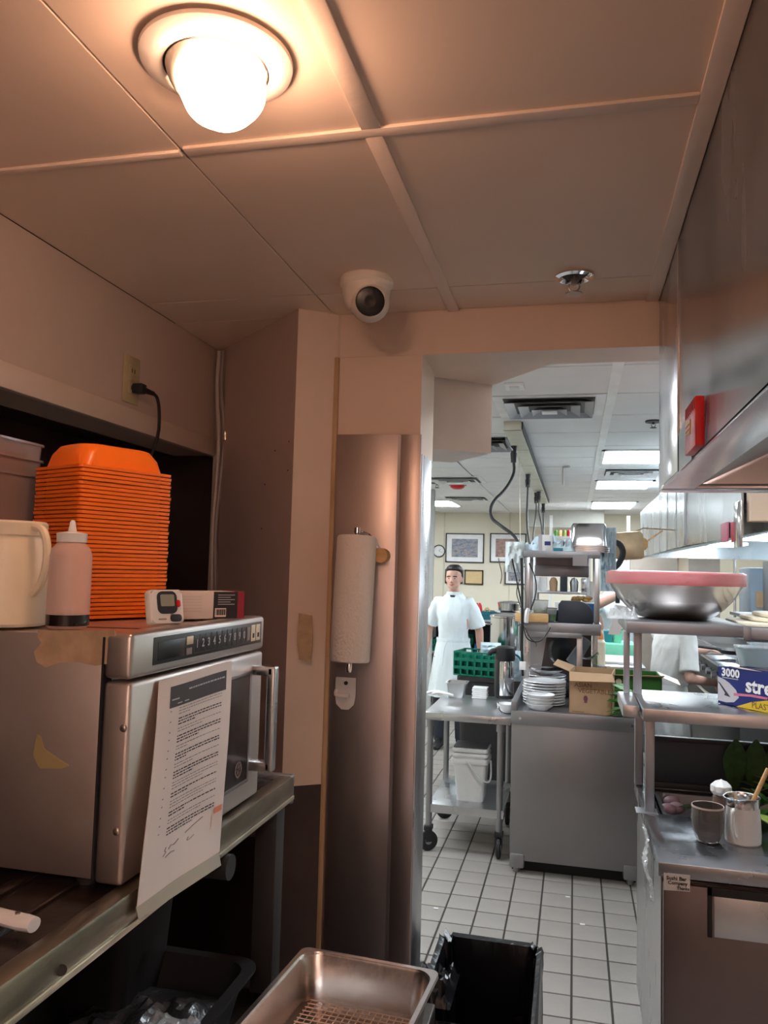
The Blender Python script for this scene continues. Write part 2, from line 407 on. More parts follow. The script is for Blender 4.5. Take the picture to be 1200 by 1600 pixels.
# pillar block + header + soffit
hp = [(-0.634, 2.055), (1.7, 2.055), (1.7, 2.20), (-0.069, 2.20), (-0.25, 2.43), (-0.411, 2.30), (-0.634, 2.30)]
b = B(); b.prism(hp, 2.322, 2.80); hd = structure('wall_front_header', b, cream_wall)
b = B(); b.prism([(-0.634, 2.0551), (-0.40, 2.0551), (-0.40, 2.245), (-0.634, 2.30)], 2.06, 2.3215); b.prism([(-0.634, 2.0551), (-0.40, 2.0551), (-0.40, 2.193), (-0.634, 2.193)], 0, 2.06); b.build('pillar', cream_wall, hd, smooth=False)
b = B(); b.prism([(-0.412, 2.315), (-0.251, 2.425), (-0.40, 2.63), (-0.565, 2.52)], 2.11, 2.80); b.build('soffit_box', mat('soffit paint', (0.62, 0.56, 0.53), 0.5), hd, smooth=False)
# steel cladding of the pillar
t = thing('steel_cladding', 'tall brushed steel cladding covering the pillar beside the doorway', 'wall panel', (-0.5, 2.05, 0))
b = B(); b.box(-0.628, -0.452, 2.046, 2.0545, 0.02, 2.108, bev=0.001); sub(t, 'front_sheet', b, steel_pillar)
b = B(); b.box(-0.449, -0.395, 2.046, 2.0545, 0.02, 2.106, bev=0.001); sub(t, 'corner_sheet', b, steel_pillar)
b = B(); b.box(-0.458, -0.450, 2.0455, 2.046, 0.02, 2.106); sub(t, 'seam_bead', b, steel_dull)
b = B(); b.box(-0.3995, -0.393, 2.056, 2.194, 0.02, 2.055, bev=0.001); sub(t, 'side_sheet', b, steel_v)
b = B(); b.box(-0.640, -0.628, 2.040, 2.0545, 0.02, 2.32, bev=0.002); tag(b.build('trim_1', mat('stained cream trim', (0.55, 0.38, 0.22), 0.5, spot=(0.3, 0.16, 0.08), spotamt=.6), None), kind='structure')
# walls out of view that close the rooms
b = B(); b.box(-1.43, 3.3, -1.7, -1.6, 0, 2.5); structure('wall_back', b, cream_wall)
b = B(); b.box(3.2, 3.3, -1.6, 13.6, 0, 2.8); structure('wall_right', b, back_wall_m)
b = B(); b.box(-3.3, -3.2, 2.4, 13.6, 0, 2.8); structure('wall_kitchen_left', b, back_wall_m)
b = B(); b.box(-3.3, -1.13, 2.46, 2.5, 0, 2.8); structure('wall_kitchen_front', b, back_wall_m)
b = B(); b.box(1.7, 3.2, -1.6, 2.1, 2.44, 2.5); structure('ceiling_side', b, ceil_m)
b = B(); b.box(-3.3, 3.3, 13.4, 13.5, 0, 2.8); structure('wall_kitchen_back', b, back_wall_m)
for x in (-2.15, -1.05, 0.15):
    b = B(); b.box(x - .012, x + .012, 13.392, 13.4, 0, 2.73); tag(b.build('trim_2', mat('wall joint cover', (0.60, 0.56, 0.46), .5), None, False), kind='structure')
# --- floor with tiles
b = B(); b.box(-3.3, 3.3, -1.7, 13.5, -0.06, -0.004); fl = structure('floor', b, grout_m)
tx, ty, g = 0.160, 0.177, 0.0045
def tile_mesh():
    bb = B(); bb.box(-tx / 2 + g, tx / 2 - g, -ty / 2 + g, ty / 2 - g, -0.006, 0, bev=0.0015, seg=1)
    me = bpy.data.meshes.new('floor_tile'); bb.bm.to_mesh(me); bb.bm.free(); me.materials.append(tile_m); return me
tm = tile_mesh(); near = set()
for j in range(0, 24):
    for i in range(-6, 3):
        if len(near) >= 214: break
        near.add((i, j))
for i in range(-11, -6):
    for j in range(6, 23): near.add((i, j))
x0, y0 = 0.006, 3.016
far = B()
for i in range(-20, 20):
    for j in range(-26, 58):
        cx, cy = x0 + (i + .5) * tx, y0 + (j + .5) * ty
        if (i, j) in near:
            o = bpy.data.objects.new('floor_tile', tm); C.objects.link(o); o.parent = fl
            o.location = (cx, cy, random.uniform(-.0006, .0006))
        else:
            a, c_ = tx / 2 - g, ty / 2 - g
            far.add([(cx - a, cy - c_, -.0005), (cx + a, cy - c_, -.0005), (cx + a, cy + c_, -.0005), (cx - a, cy + c_, -.0005),
                     (cx - a, cy - c_, -.006), (cx + a, cy - c_, -.006), (cx + a, cy + c_, -.006), (cx - a, cy + c_, -.006)],
                    [(0, 1, 2, 3), (0, 4, 5, 1), (1, 5, 6, 2), (2, 6, 7, 3), (3, 7, 4, 0)])
far.build('floor_tile', tile_m, fl, smooth=False, kind='stuff')
for px, py in ((887, 1402), (681, 1420), (910, 1445)):
    p = at(px, py, z=0); b = B(); b.box(p.x - .012, p.x + .012, p.y - .008, p.y + .008, .001, .004, bev=.001)
    solo('paper_scrap', b, white_pl, {887: 'tiny white scrap on floor tiles in front of steel cabinet', 681: 'tiny white scrap on floor tiles beside steel pillar', 910: 'tiny grey scrap on floor tiles, nearest the worktop fridge'}[px], 'litter', (p.x, p.y, 0))
# --- kitchen ceiling: grid with tiles
b = B(); b.box(-3.3, 3.3, 2.2, 13.5, 2.742, 2.80); ck = structure('ceiling_kitchen', b, tee_m)
def row(k): return 3.20 + 0.61 * k
LIGHTS = {(1, 5): 1, (1, 8): 1, (1, 13): 1, (-1, 13): 1, (-1, 8): 0, (2, 2): 0, (2, 7): 0, (-1, 3): 0, (-1, 10): 0, (1, 1): 0, (2, 11): 0}
VENTS = {(0, 2), }
cols = [(-3.25, -2.25), (-2.25, -1.03), (-1.03, 0.19), (0.19, 1.41), (1.41, 2.63), (2.63, 3.25)]
# columns -2..3 ; light keys use column number relative to the tee at x=.19
for ci, (a, c_) in enumerate(cols):
    for k in range(-1, 17):
        ya, yb = row(k), row(k + 1)
        bb = B(); bb.box(a + .012, c_ - .012, ya + .008, yb - .008, 2.728, 2.736, bev=.002, seg=1)
        bb.build('ceiling_tile', ktile_m, ck, smooth=False)
b = B(); b.box(.165, .215, 2.3, 13.4, 2.722, 2.730); b.build('ceiling_tee', tee_m, ck, smooth=False)
def ceiling_light(x0, x1, y0, y1, label, proto=[None]):
    t = thing('ceiling_light', label, 'ceiling light', ((x0 + x1) / 2, (y0 + y1) / 2, 2.727), group=None)
    hx, hy = (x1 - x0) / 2, (y1 - y0) / 2
    bb = B()
    for q in ((-hx, hx, -hy, -hy + .03), (-hx, hx, hy - .03, hy), (-hx, -hx + .03, -hy, hy), (hx - .03, hx, -hy, hy)): bb.box(q[0], q[1], q[2], q[3], -.012, 0)
    bb.build('frame', tee_m, t, smooth=False)
    bb = B(); bb.box(-hx + .03, hx - .03, -hy + .03, hy - .03, -.008, -.002); bb.build('diffuser', panel_m, t, smooth=False)
ceiling_light(.20, .79, 6.42, 7.20, 'bright square light panel nearest of the three beside the hoods')
ceiling_light(.20, .80, 8.50, 9.35, 'bright light panel, middle of the three beside the hoods')
ceiling_light(.21, .82, 11.0, 12.2, 'bright light panel farthest of the three beside the hoods')
ceiling_light(-2.25, -1.66, 11.0, 12.0, 'bright light panel at left above the framed photographs')
OUT = 'white light panel in the kitchen ceiling outside the photograph'
for q in ((-2.2, -1.0, 4.5, 5.1), (-3.0, -1.9, 7.4, 8.0), (1.5, 2.6, 3.9, 4.5), (1.5, 2.6, 6.9, 7.5), (1.5, 2.6, 10.0, 10.6), (-.3, .6, 2.65, 3.1)):
    ceiling_light(*q, OUT)
for o in C.objects:
    if o.get('label') == OUT: o['group'] = 'ceiling lights outside the view'
def diffuser(x0, x1, y0, y1, label, dirty=False):
    t = thing('air_diffuser', label, 'ceiling vent', ((x0 + x1) / 2, (y0 + y1) / 2, 2.728))
    hx, hy = (x1 - x0) / 2, (y1 - y0) / 2
    bb = B(); bb.box(-hx, hx, -hy, hy, -.004, 0); bb.build('back_plate', tee_m, t, smooth=False)
    bb = B(); bb.box(-hx * .82, hx * .82, -hy * .82, hy * .82, -.006, -.0035); bb.build('throat', mat('vent throat', (.10,.10,.10), .6), t, smooth=False)
    for f, z in ((.80, -.030), (.56, -.036), (.32, -.042)):
        bb = B(); a0, a1 = hx * f, hx * (f - .17); c0, c1 = hy * f, hy * (f - .17)
        for s1, s2 in (((-a0, -c0), (a0, -c0)), ((a0, -c0), (a0, c0)), ((a0, c0), (-a0, c0)), ((-a0, c0), (-a0, -c0))):
            i1 = (s1[0] * a1 / a0, s1[1] * c1 / c0); i2 = (s2[0] * a1 / a0, s2[1] * c1 / c0)
            bb.slab([(s1[0], s1[1], z), (s2[0], s2[1], z), (i2[0], i2[1], z + .026), (i1[0], i1[1], z + .026)], .0015)
        bb.build('cone', steel_dull if dirty else tee_m, t, smooth=False)
    bb = B(); bb.box(-hx * .14, hx * .14, -hy * .14, hy * .14, -.042, -.038); bb.build('centre_plate', tee_m, t, smooth=False)
diffuser(-.46, .16, 4.42, 5.02, 'large square ceiling vent nearest the alcove doorway', True)
diffuser(-1.0, -.38, 5.7, 6.4, 'ceiling vent half hidden behind the hanging soffit box', True)
diffuser(-1.55, -.95, 8.2, 8.8, 'ceiling vent between red alarm and power raceway')
diffuser(.22, .82, 7.55, 8.15, 'ceiling vent between the light panels beside the hoods')
diffuser(-1.75, -1.1, 10.4, 11.0, 'small ceiling vent farthest away, near the left light panel')
# exit-type small sensor at the nearest tile
p = at(804, 602, z=2.728); t = thing('ceiling_sensor', 'small white square sensor on the kitchen ceiling near the soffit', 'sensor', (p.x, p.y, 2.728))
b = B(); b.box(-.05, .05, -.07, .07, -.012, 0, bev=.003); b.build('base', white_pl, t)
b = B(); b.box(-.025, .025, -.03, .03, -.018, -.011, bev=.002); b.build('cover', ktile_m, t)
def sprinkler(x, y, z, label, s=1.0, cup=True):
    t = thing('sprinkler_head', label, 'sprinkler', (x, y, z))
    if cup:
        bb = B(); bb.lathe([(.024 * s, .002), (.042 * s, 0), (.045 * s, -.006), (.036 * s, -.010), (.027 * s, -.004), (.025 * s, .001)], n=28); bb.build('escutcheon', chrome, t)
        bb = B(); bb.cyl((0, 0, -.0015), (0, 0, -.003), .026 * s, n=20); bb.build('recess', gasket_m, t)
    else:
        bb = B(); bb.cyl((0, 0, 0), (0, 0, -.01), .05 * s, n=20); bb.build('escutcheon', blackmetal, t)
    bb = B(); bb.cyl((0, 0, 0), (0, 0, -.022 * s), .008 * s, n=10); bb.tube([(-.011 * s, 0, -.02 * s), (-.013 * s, 0, -.032 * s), (0, 0, -.043 * s)], .002 * s, 6); bb.tube([(.011 * s, 0, -.02 * s), (.013 * s, 0, -.032 * s), (0, 0, -.043 * s)], .002 * s, 6)
    bb.build('frame', zinc if cup else blackmetal, t)
    bb = B(); bb.cyl((0, 0, -.043 * s), (0, 0, -.046 * s), .020 * s, .020 * s, 14)
    bb.build('deflector', zinc if cup else blackmetal, t)
    return t
sprinkler(-.007, 1.853, 2.44, 'chrome sprinkler head in the cream alcove ceiling')
p = at(1021, 657, z=2.73); sprinkler(p.x, p.y, 2.728, 'black sprinkler head hanging beside the steel hood', 1.0, False)
p = at(683, 754, z=2.73); sprinkler(p.x, p.y, 2.728, 'dark sprinkler head left of the red alarm', 1.3, False)
p = at(715, 754, z=2.73); t = thing('fire_alarm', 'red round fire alarm on the kitchen ceiling', 'alarm', (p.x, p.y, 2.728))
b = B(); b.cyl((0, 0, 0), (0, 0, -.03), .10, n=24); b.build('base', blackmetal, t)
b = B(); b.lathe([(.0, -.075), (.045, -.072), (.075, -.055), (.085, -.03), (0, -.03)], n=24); b.build('lamp_cover', red_m, t)
# --- soffit over the rear pass, with shelf of goods beyond
b = B(); zb = at(880, 824, y=12.6).z; b.box(at(823, 815, y=12.6).x, at(944, 815, y=12.6).x, 12.6, 12.7, zb, 2.728); structure('wall_soffit_rear', b, mat('grey green soffit', (.42, .42, .38), .6))
# hooks/conduit under the ceiling
t = solo('conduit_loop', B().tube([at(880, 757, z=2.70), at(880, 730, z=2.70), at(890, 729, z=2.70)], .01, 6, 0), steel_dull, 'thin bent steel conduit under the kitchen ceiling', 'conduit', at(880, 745, z=2.70))
# --- eyeball lamp
def eyeball(loc, label):
    t = thing('eyeball_downlight', label, 'ceiling lamp', loc)
    bb = B(); bb.lathe([(.062, .0), (.098, 0), (.104, -.003), (.103, -.008), (.092, -.014), (.078, -.018), (.070, -.016), (.066, -.006)], n=56); bb.build('trim_ring', cam_white, t)
    bb = B(); bb.lathe([(.066, -.006), (.0705, -.0145), (.0715, -.0168), (.0685, -.0175)], n=48); bb.build('joint_shadow_ring', gasket_m, t)
    rot = Vector((-.12, .10, .34)).to_track_quat('Z', 'Y').to_matrix().to_4x4()
    bb = B(); bb.lathe([(.071, .005), (.070, -.014), (.067, -.026), (.063, -.034), (.060, -.036), (.056, -.033), (.050, -.024)], n=48, mx=rot); bb.build('eyeball', cam_white, t)
    bb = B(); bb.lathe([(.049, -.024), (.055, -.040), (.058, -.056), (.055, -.074), (.042, -.092), (.022, -.103), (0, -.106)], n=40, mx=rot); bb.build('bulb', bulb_m, t)  # bulb drawn oversize, its bloom built into the shape
    return t
eyeball((-0.483, 0.960, 2.44), 'lit eyeball spotlight with white trim ring in the alcove ceiling')
eyeball((-0.35, -0.45, 2.44), 'second lit eyeball spotlight behind the photographer')
t = thing('ceiling_light', 'added fill light in the alcove ceiling behind the photographer', 'ceiling light', (.45, -1.1, 2.4395))  # unseen glowing panel added to fill the alcove with light
b = B(); b.box(-.30, .30, -.30, .30, -.012, 0); b.build('frame', tee_m, t, smooth=False)
b = B(); b.box(-.28, .28, -.28, .28, -.016, -.012); b.build('diffuser', mat('soft fill panel', (1, 1, 1), .4, emit=(1.0, .77, .70), estr=27, var=0), t, smooth=False)
# --- dome camera
p = V(-.49, 1.80, 2.44); t = thing('security_camera', 'white turret security camera mounted on the alcove ceiling', 'camera', p)
b = B(); b.lathe([(0, 0), (.062, 0), (.064, -.004), (.064, -.016), (.058, -.022), (.056, -.040), (.052, -.062), (.040, -.076), (0, -.080)], n=44); b.build('housing', cam_white, t)
d = (CAM - p).normalized(); d = Vector((d.x + .02, d.y, d.z + 0.1)).normalized()
rot = d.to_track_quat('Z', 'Y').to_matrix().to_4x4(); c0 = V(.012, -.012, -.062)
b = B(); b.lathe([(0, -.04), (.03, -.036), (.044, -.018), (.047, 0), (.044, .020), (.038, .036), (.035, .040), (.033, .038)], c=c0, n=40, mx=rot); b.build('turret', cam_white, t)
b = B(); b.lathe([(.035, .037), (.0335, .041), (.028, .0425), (0, .0425)], c=c0, n=36, mx=rot); lens = b.build('lens_window', lens_m, t)
b = B(); b.lathe([(.014, .0425), (.014, .0445), (.010, .0445), (.008, .0435), (0, .0432)], c=c0, n=24, mx=rot); b.build('lens', gasket_m, lens)
b = B(); b.lathe([(.050, -.048), (.0525, -.052), (.0525, -.056)], n=40); b.build('seam_ring', gasket_m, t)
# --- outlet, plug, cord on the left wall
t = thing('wall_outlet', 'beige two-socket wall outlet above the dark recess', 'outlet', (-1.13, 1.835, 2.222))
b = B(); b.box(0, .006, -.037, .037, -.062, .062, bev=.003); b.build('cover_plate', beige_m, t)
for z in (.022, -.022):
    b = B(); b.box(.005, .0085, -.017, .017, z - .014, z + .014, bev=.003); s_ = b.build('socket', beige_m, t)
    b = B(); b.box(.008, .009, -.008, -.005, z - .005, z + .006); b.box(.008, .009, .005, .008, z - .005, z + .006); b.build('slots', gasket_m, s_)
b = B(); b.cyl((.006, 0, 0), (.0078, 0, 0), .003, n=10); b.build('screw', zinc, t)
t = thing('power_cord', 'black plug and cord hanging from the beige wall outlet', 'cord', (-1.12, 1.84, 2.2))
b = B(); b.box(.0, .03, -.013, .013, -.014, .012, bev=.004, mx=Matrix.Translation((0, 0, 0))); b.cyl((.022, .0, -.002), (.030, .045, -.004), .009, .006, 10); b.build('plug', black_m, t)
b = B(); b.tube([(.030, .045, -.004), (.032, .065, -.010), (.034, .075, -.05), (.034, .075, -.12), (.0, .072, -.20), (-.06, .06, -.30), (-.10, .03, -.45)], .0045, 8); b.build('cord', black_m, t)
# --- conduit and cables in the corner
b = B(); b.box(-1.125, -1.098, 2.326, 2.348, 1.30, 2.10, bev=.004); tag(b.build('trim_3', mat('dirty white channel', (.50, .43, .40), .4), None), kind='structure')
for k, (dx, r_, m_) in enumerate(((0, .007, 'a'), (.014, .006, 'b'), (.022, .004, 'c'))):
    b = B(); b.tube([(-1.112 + dx, 2.315, 2.43), (-1.115 + dx, 2.313, 2.30), (-1.098 + dx + .008 * k, 2.31, 2.16), (-1.100 + dx, 2.312, 2.05), (-1.108 + dx - .006 * k, 2.31, 1.85), (-1.10 + dx, 2.312, 1.62), (-1.10 + dx, 2.312, 1.35)], r_, 8)
    solo('wall_cable', b, [mat('dirty white cable', (.52, .46, .43), .4), mat('grey cable', (.34, .29, .28), .4), mat('brown cable', (.20, .15, .14), .4)][k],
         ['thick off-white cable running down the alcove corner', 'grey cable running down the corner beside the off-white one', 'thin brown cable nearest the angled panel in the corner'][k], 'cable', (-1.11, 2.31, 1.35))
b = B(); b.cyl(at(352, 675, y=2.30), at(352, 688, y=2.30), .008, n=12); solo('cable_clamp', b, chrome, 'small chrome coupling on the corner cables', 'cable clamp', at(352, 681, y=2.30))
# --- paper towel roll and holder
pt = at(558, 838, y=1.995); pb = at(546, 1034, y=1.975)
ax = (pb - pt).normalized()
t = thing('paper_towel_roll', 'white paper towel roll hanging upright on the steel pillar', 'paper towel', pb)
a_, c_ = pt - ax * .0, pb
zr = (a_ - c_).to_track_quat('Z', 'Y').to_matrix().to_4x4(); Lr = (a_ - c_).length
b = B(); b.lathe([(.020, .004), (.048, .0), (.0515, .005), (.0515, Lr - .005), (.048, Lr), (.020, Lr - .004)], n=44, mx=zr); b.build('roll', towel_m, t)
b = B(); b.lathe([(.020, Lr - .004), (.019, .004)], n=24, mx=zr); b.build('core', card_m, t)
t = thing('towel_holder', 'metal rod holder with round wooden end cap behind the paper towel', 'holder', pb)
b = B(); b.lathe([(0, -.028), (.007, -.026), (.009, -.014), (.007, -.004), (.007, Lr + .006), (.010, Lr + .008), (.010, Lr + .022), (0, Lr + .024)], n=16, mx=zr); b.build('rod', chrome, t)
q = at(597, 868, y=2.03); b = B(); b.cyl(q + V(0, -.02, 0), q + V(0, .016, 0), .019, n=22); sub(t, 'end_cap', b, wood_m)
b = B(); b.tube([a_ + V(0, 0, .012), a_ + V(.03, .02, .006), q], .006, 8); sub(t, 'arm', b, chrome)
# --- wall bottle opener
q = at(540, 1080, y=2.04); t = thing('bottle_opener', 'white wall mounted bottle opener under the paper towel', 'bottle opener', q)
b = B(); b.prism([(x, z) for x, z in [(-.027, .036), (.027, .036), (.028, -.01), (.024, -.034), (.010, -.047), (-.010, -.047), (-.024, -.034), (-.028, -.01)]], -.002, .004, bev=.0015, mx=Matrix.Rotation(PI / 2, 4, 'X')); b.build('plate', white_pl, t)
b = B(); b.tube([(-.024, -.004, .002), (-.024, -.014, -.006), (-.018, -.017, -.010), (.010, -.017, -.010)], .005, 8); b.box(-.024, .014, -.018, -.004, -.014, -.004, bev=.003); b.build('lip', white_pl, t)
b = B(); b.cyl((.002, -.008, .022), (.002, -.003, .022), .005, n=12); b.build('screw', gasket_m, t)
# --- near hood
t = thing('range_hood', 'large stained steel hood hanging from the ceiling at right', 'hood', (.2, .9, 1.955))
b = B(); b.box(.2, .212, -.6, 1.660, 1.955, 2.4395, bev=.002); sub(t, 'front_panel', b, hood_m)
b = B(); b.box(.2, .212, 1.664, 2.05, 1.962, 2.4395, bev=.002); sub(t, 'end_panel', b, hood_m)
b = B(); b.box(.197, .200, 1.655, 1.668, 1.958, 2.43); sub(t, 'seam_strip', b, steel_bright)
b = B(); b.box(.212, 1.3, 2.035, 2.048, 1.962, 2.4395); sub(t, 'rear_panel', b, hood_m)
b = B(); b.box(.2, 1.3, 1.955, 2.05, 1.954, 1.966, bev=.003); sub(t, 'rear_lip', b, hood_m)
b = B(); b.box(.2, .27, -.6, 1.955, 1.954, 1.962, bev=.002); sub(t, 'gutter', b, hood_m)
b = B(); b.slab([(.27, -.6, 1.962), (.27, 1.955, 1.962), (.95, 1.955, 2.30), (.95, -.6, 2.30)], .004); sub(t, 'filter_bank', b, steel_dull)
t = thing('fire_pull_box', 'red box with yellow label fixed low on the near hood', 'sign', (.2, 1.39, 1.998))
b = B(); b.box(-.016, -.001, -.060, .060, -.040, .040, bev=.002); b.build('case', red_m, t)
b = B(); b.box(-.0175, -.0158, -.010, .042, -.012, .012, mx=Matrix.Rotation(.12, 4, 'X')); lb = b.build('label', yellow_m, t)
for z_ in (-.004, .004):
    b = B()
    for k in range(6): b.box(-.0182, -.0174, -.004 + k * .0075, .001 + k * .0075, z_ - .0012, z_ + .0012)
    b.build('lettering', red_m, lb, smooth=False, kind='stuff')
for k in range(7):
    b = B(); b.box(-.0172, -.0158, -.054 + k * .016, -.052 + k * .016, .020, .038); b.build('rib', mat('dark red', (.35, .01, .02), .4), t, smooth=False)
b = B(); b.slab([(.1985, 1.470, 1.955), (.1985, 1.645, 1.955), (.1985, 1.645, 2.03), (.1985, 1.470, 2.06)], .001, V(-1, 0, 0)); solo('steel_tag', b, steel_bright, 'plain pale steel plate beside the red box on the hood', 'plate', (.198, 1.56, 2.0))
# ============================================================ LEFT COUNTER: microwave and what stands on it
MX, MY0, MY1, MZ0, MZ1 = -0.560, 0.945, 1.400, 1.338, 1.656
t = thing('stand', 'long dark steel shelf stand carrying the microwave', 'table', (-.8, 1.1, .93))
b = B(); b.box(-1.10, -.575, .20, 1.545, 1.300, 1.322); sub(t, 'shelf_top', b, grime_m)
b = B(); b.box(-.575, -.545, .20, 1.555, 1.283, 1.330, bev=.005); sub(t, 'front_rim', b, mat('rim steel', (.26, .235, .18), .34, .9, .25, 8, .1, 20, stretch=(1, 1, 3)))
b = B(); b.box(-.5455, -.5425, .20, 1.555, 1.283, 1.291, bev=.001); sub(t, 'rim_edge', b, mat('bright lit edge', (.62, .58, .46), .35, .8, .3, 12))  # added strip: light on the rim's bottom edge put into the colour
b = B(); b.box(-.72, -.70, .20, 1.545, 1.320, 1.327, bev=.002); b.box(-.64, -.632, .20, 1.545, 1.320, 1.326, bev=.002); sub(t, 'rib', b, grime_m)
b = B(); b.box(-1.10, -.545, 1.545, 1.560, 1.275, 1.332, bev=.003); sub(t, 'end_rim', b, steel_dull)
for x, y in ((-.575, 1.51), (-1.07, 1.51), (-.575, .24), (-1.07, .24)):
    b = B(); b.box(x - .022, x + .022, y - .022, y + .022, .935, 1.30, bev=.002); sub(t, 'leg', b, mat('painted dark leg', (.045, .042, .042), .5, .3))
b = B(); b.box(-1.05, -.60, 1.50, 1.52, 1.22, 1.285); sub(t, 'end_brace', b, mat('brown brace', (.14, .09, .07), .5, .3))
b = B(); b.cyl((-.585, 1.235, 1.262), (-.535, 1.235, 1.262), .020, n=18); solo('rubber_knob', b, black_rub, 'black round knob under the shelf behind the paper sheet', 'knob', (-.56, 1.235, 1.262))
b = B(); b.cyl(at(96, 1516, x=-.544), at(96, 1516, x=-.542), .006, n=12); sub(t, 'rim_hole', b, cavity_shade)
# black lower counter
t = thing('lower_counter', 'black lower counter under the microwave stand', 'counter', (-.7, 1.1, 0))
b = B(); b.box(-1.36, -.248, -.2, 1.56, .895, .930, bev=.004); sub(t, 'worktop', b, grime_m)
b = B(); b.box(-1.34, -.26, -.2, 1.54, .0, .895); sub(t, 'body', b, blackmetal)
b = B(); b.box(-.2599, -.252, .4, 1.50, .10, .85, bev=.003); sub(t, 'side_panel', b, black_m)
# dark appliance in the shade under the stand
t = thing('storage_bin', 'tall dark bin in the shade under the stand', 'bin', (-.88, 1.36, .93))
b = B(); b.loft(open_box([(.13, .08, .02, .0), (.15, .10, .03, .27)])); b.build('body', black_m, t)
b = B(); b.loft(open_box([(.156, .106, .03, .27), (.156, .106, .03, .29)])); b.build('lid', black_m, t)
# microwave
t = thing('microwave_oven', 'steel commercial microwave with keypad along its top edge', 'microwave', (-.8, 1.17, 1.322))
b = B(); b.box(-1.08, -.602, MY0 + .002, MY1, MZ0, MZ1 - .004, bev=.004); sub(t, 'case', b, steel_mw)
for x, y in ((-.63, .98), (-.63, 1.36), (-1.04, .98), (-1.04, 1.36)):
    b = B(); b.cyl((x, y, 1.322), (x, y, MZ0), .014, n=12); sub(t, 'foot', b, black_rub)
b = B(); b.box(-.600, MX, MY0, MY1 + .004, 1.596, MZ1, bev=.007, seg=3); cp = sub(t, 'control_panel', b, steel_mw)
def on(px, py, x=MX): return at(px, py, x=x)
b = B(); b.box(MX - .002, MX + .0008, 1.000, 1.388, 1.609, 1.647, bev=.0006); kp = sub(cp, 'keypad', b, mat('keypad black', (.03, .03, .032), .3))
b = B(); b.box(MX, MX + .0014, 1.012, 1.090, 1.614, 1.640, bev=.0005); sub(cp, 'display', b, lens_m)
XK = MX + .0016; U_, V_ = (0, 1, 0), (0, 0, 1)
kx = [1.129 + .0198 * i for i in range(10)]
for i, ch in enumerate('1234567890'):
    q = text_mesh(ch, .0175, (XK, kx[i] - .005, 1.6225), U_, V_, bold=.0004)
    sub(cp, 'key_digit', q, greyp_m, smooth=False)
    b = B()
    for e in ((-.009, -.0085, -.014, .014), (.0085, .009, -.014, .014), (-.009, .009, .0135, .014), (-.009, .009, -.014, -.0135)):
        b.box(XK - .001, XK - .0004, kx[i] + e[0], kx[i] + e[1], 1.628 + e[2], 1.628 + e[3])
    sub(cp, 'key_outline', b, mat('key line', (.10, .10, .10), .5), smooth=False)
for y0_, y1_, z0_, z1_, m_ in ((1.096, 1.116, 1.629, 1.641, ivory_pl), (1.096, 1.113, 1.614, 1.624, greyink_m), (1.322, 1.334, 1.617, 1.640, greyink_m), (1.340, 1.358, 1.614, 1.643, ivory_pl), (1.362, 1.380, 1.614, 1.643, ivory_pl)):
    b = B(); b.box(MX, XK, y0_, y1_, z0_, z1_, bev=.0004); sub(cp, 'button', b, m_)
for y0_, z0_ in ((1.345, 1.620), (1.367, 1.620)):
    b = B(); b.box(XK - .0004, XK + .0002, y0_, y0_ + .008, z0_, z0_ + .008); sub(cp, 'button_mark', b, ink_m, smooth=False)
b = B(); b.box(-.600, MX, MY0 + .002, MY1 + .002, MZ0 - .004, 1.592, bev=.006, seg=3); dr = sub(t, 'door', b, steel_mw)
b = B(); b.box(MX - .001, MX + .001, 1.090, 1.345, 1.372, 1.560, bev=.0008); sub(dr, 'window', b, lens_m)
b = B()
for e in ((1.086, 1.349, 1.556, 1.562), (1.086, 1.349, 1.368, 1.374), (1.343, 1.349, 1.368, 1.562)): b.box(MX, MX + .002, *e, bev=.0006)
sub(dr, 'window_frame', b, steel_dull)
b = B(); b.lathe([(.014, 0), (.014, .0006), (.011, .0006), (.011, 0)], n=24, mx=Matrix.Rotation(PI / 2, 4, 'Y'), c=(MX + .0012, 1.305, 1.398))
for k in range(8):
    a = k * PI / 4; b.cyl((MX + .0014, 1.305 + .003 * math.cos(a), 1.398 + .003 * math.sin(a)), (MX + .0014, 1.305 + .010 * math.cos(a), 1.398 + .010 * math.sin(a)), .0009, n=5)
sub(dr, 'star_emblem', b, greyink_m)
hx = MX + .040
b = B(); b.box(hx - .012, hx + .004, 1.352, 1.374, 1.385, 1.570, bev=.004, seg=3); b.box(MX - .002, hx, 1.352, 1.374, 1.553, 1.570, bev=.003); b.box(MX - .002, hx, 1.352, 1.374, 1.385, 1.402, bev=.003); sub(dr, 'handle', b, steel_h)
for px, py in ((192, 1138), (181, 1300)):
    q = at(px, py, y=MY0); b = B(); b.ball((q.x, MY0 + .001, q.z), .0052, 12, sc=(1, .5, 1)); sub(t, 'screw', b, zinc)
b = B(); b.box(-.6025, -.5995, MY0 - .0005, MY0 + .02, MZ0, 1.65); sub(t, 'seam', b, cavity_shade)
YS = MY0 + .002
res = [(60, 985), (181, 984), (178, 1036), (150, 1040), (122, 1034), (90, 1036), (72, 1043), (58, 1034), (54, 1018), (66, 1004), (60, 996)]
b = B(); b.slab([at(px, py, y=YS) for px, py in res], .0012, V(0, -1, 0)); sub(t, 'label_residue', b, tan_m, smooth=False)
res = [(58, 1146), (64, 1150), (70, 1170), (84, 1180), (108, 1196), (98, 1201), (62, 1200), (52, 1180)]
b = B(); b.slab([at(px, py, y=YS) for px, py in res], .0006, V(0, -1, 0)); sub(t, 'dried_drip', b, mat('ochre drip', (.36, .28, .13), .5), smooth=False)
b = B(); b.slab([(-.78, 1.03, MZ1 - .004), (-.62, 1.06, MZ1 - .004), (-.62, 1.07, MZ1 - .004), (-.78, 1.04, MZ1 - .004)], .0006, V(0, 0, 1)); sub(t, 'top_slot', b, cavity_shade, smooth=False)
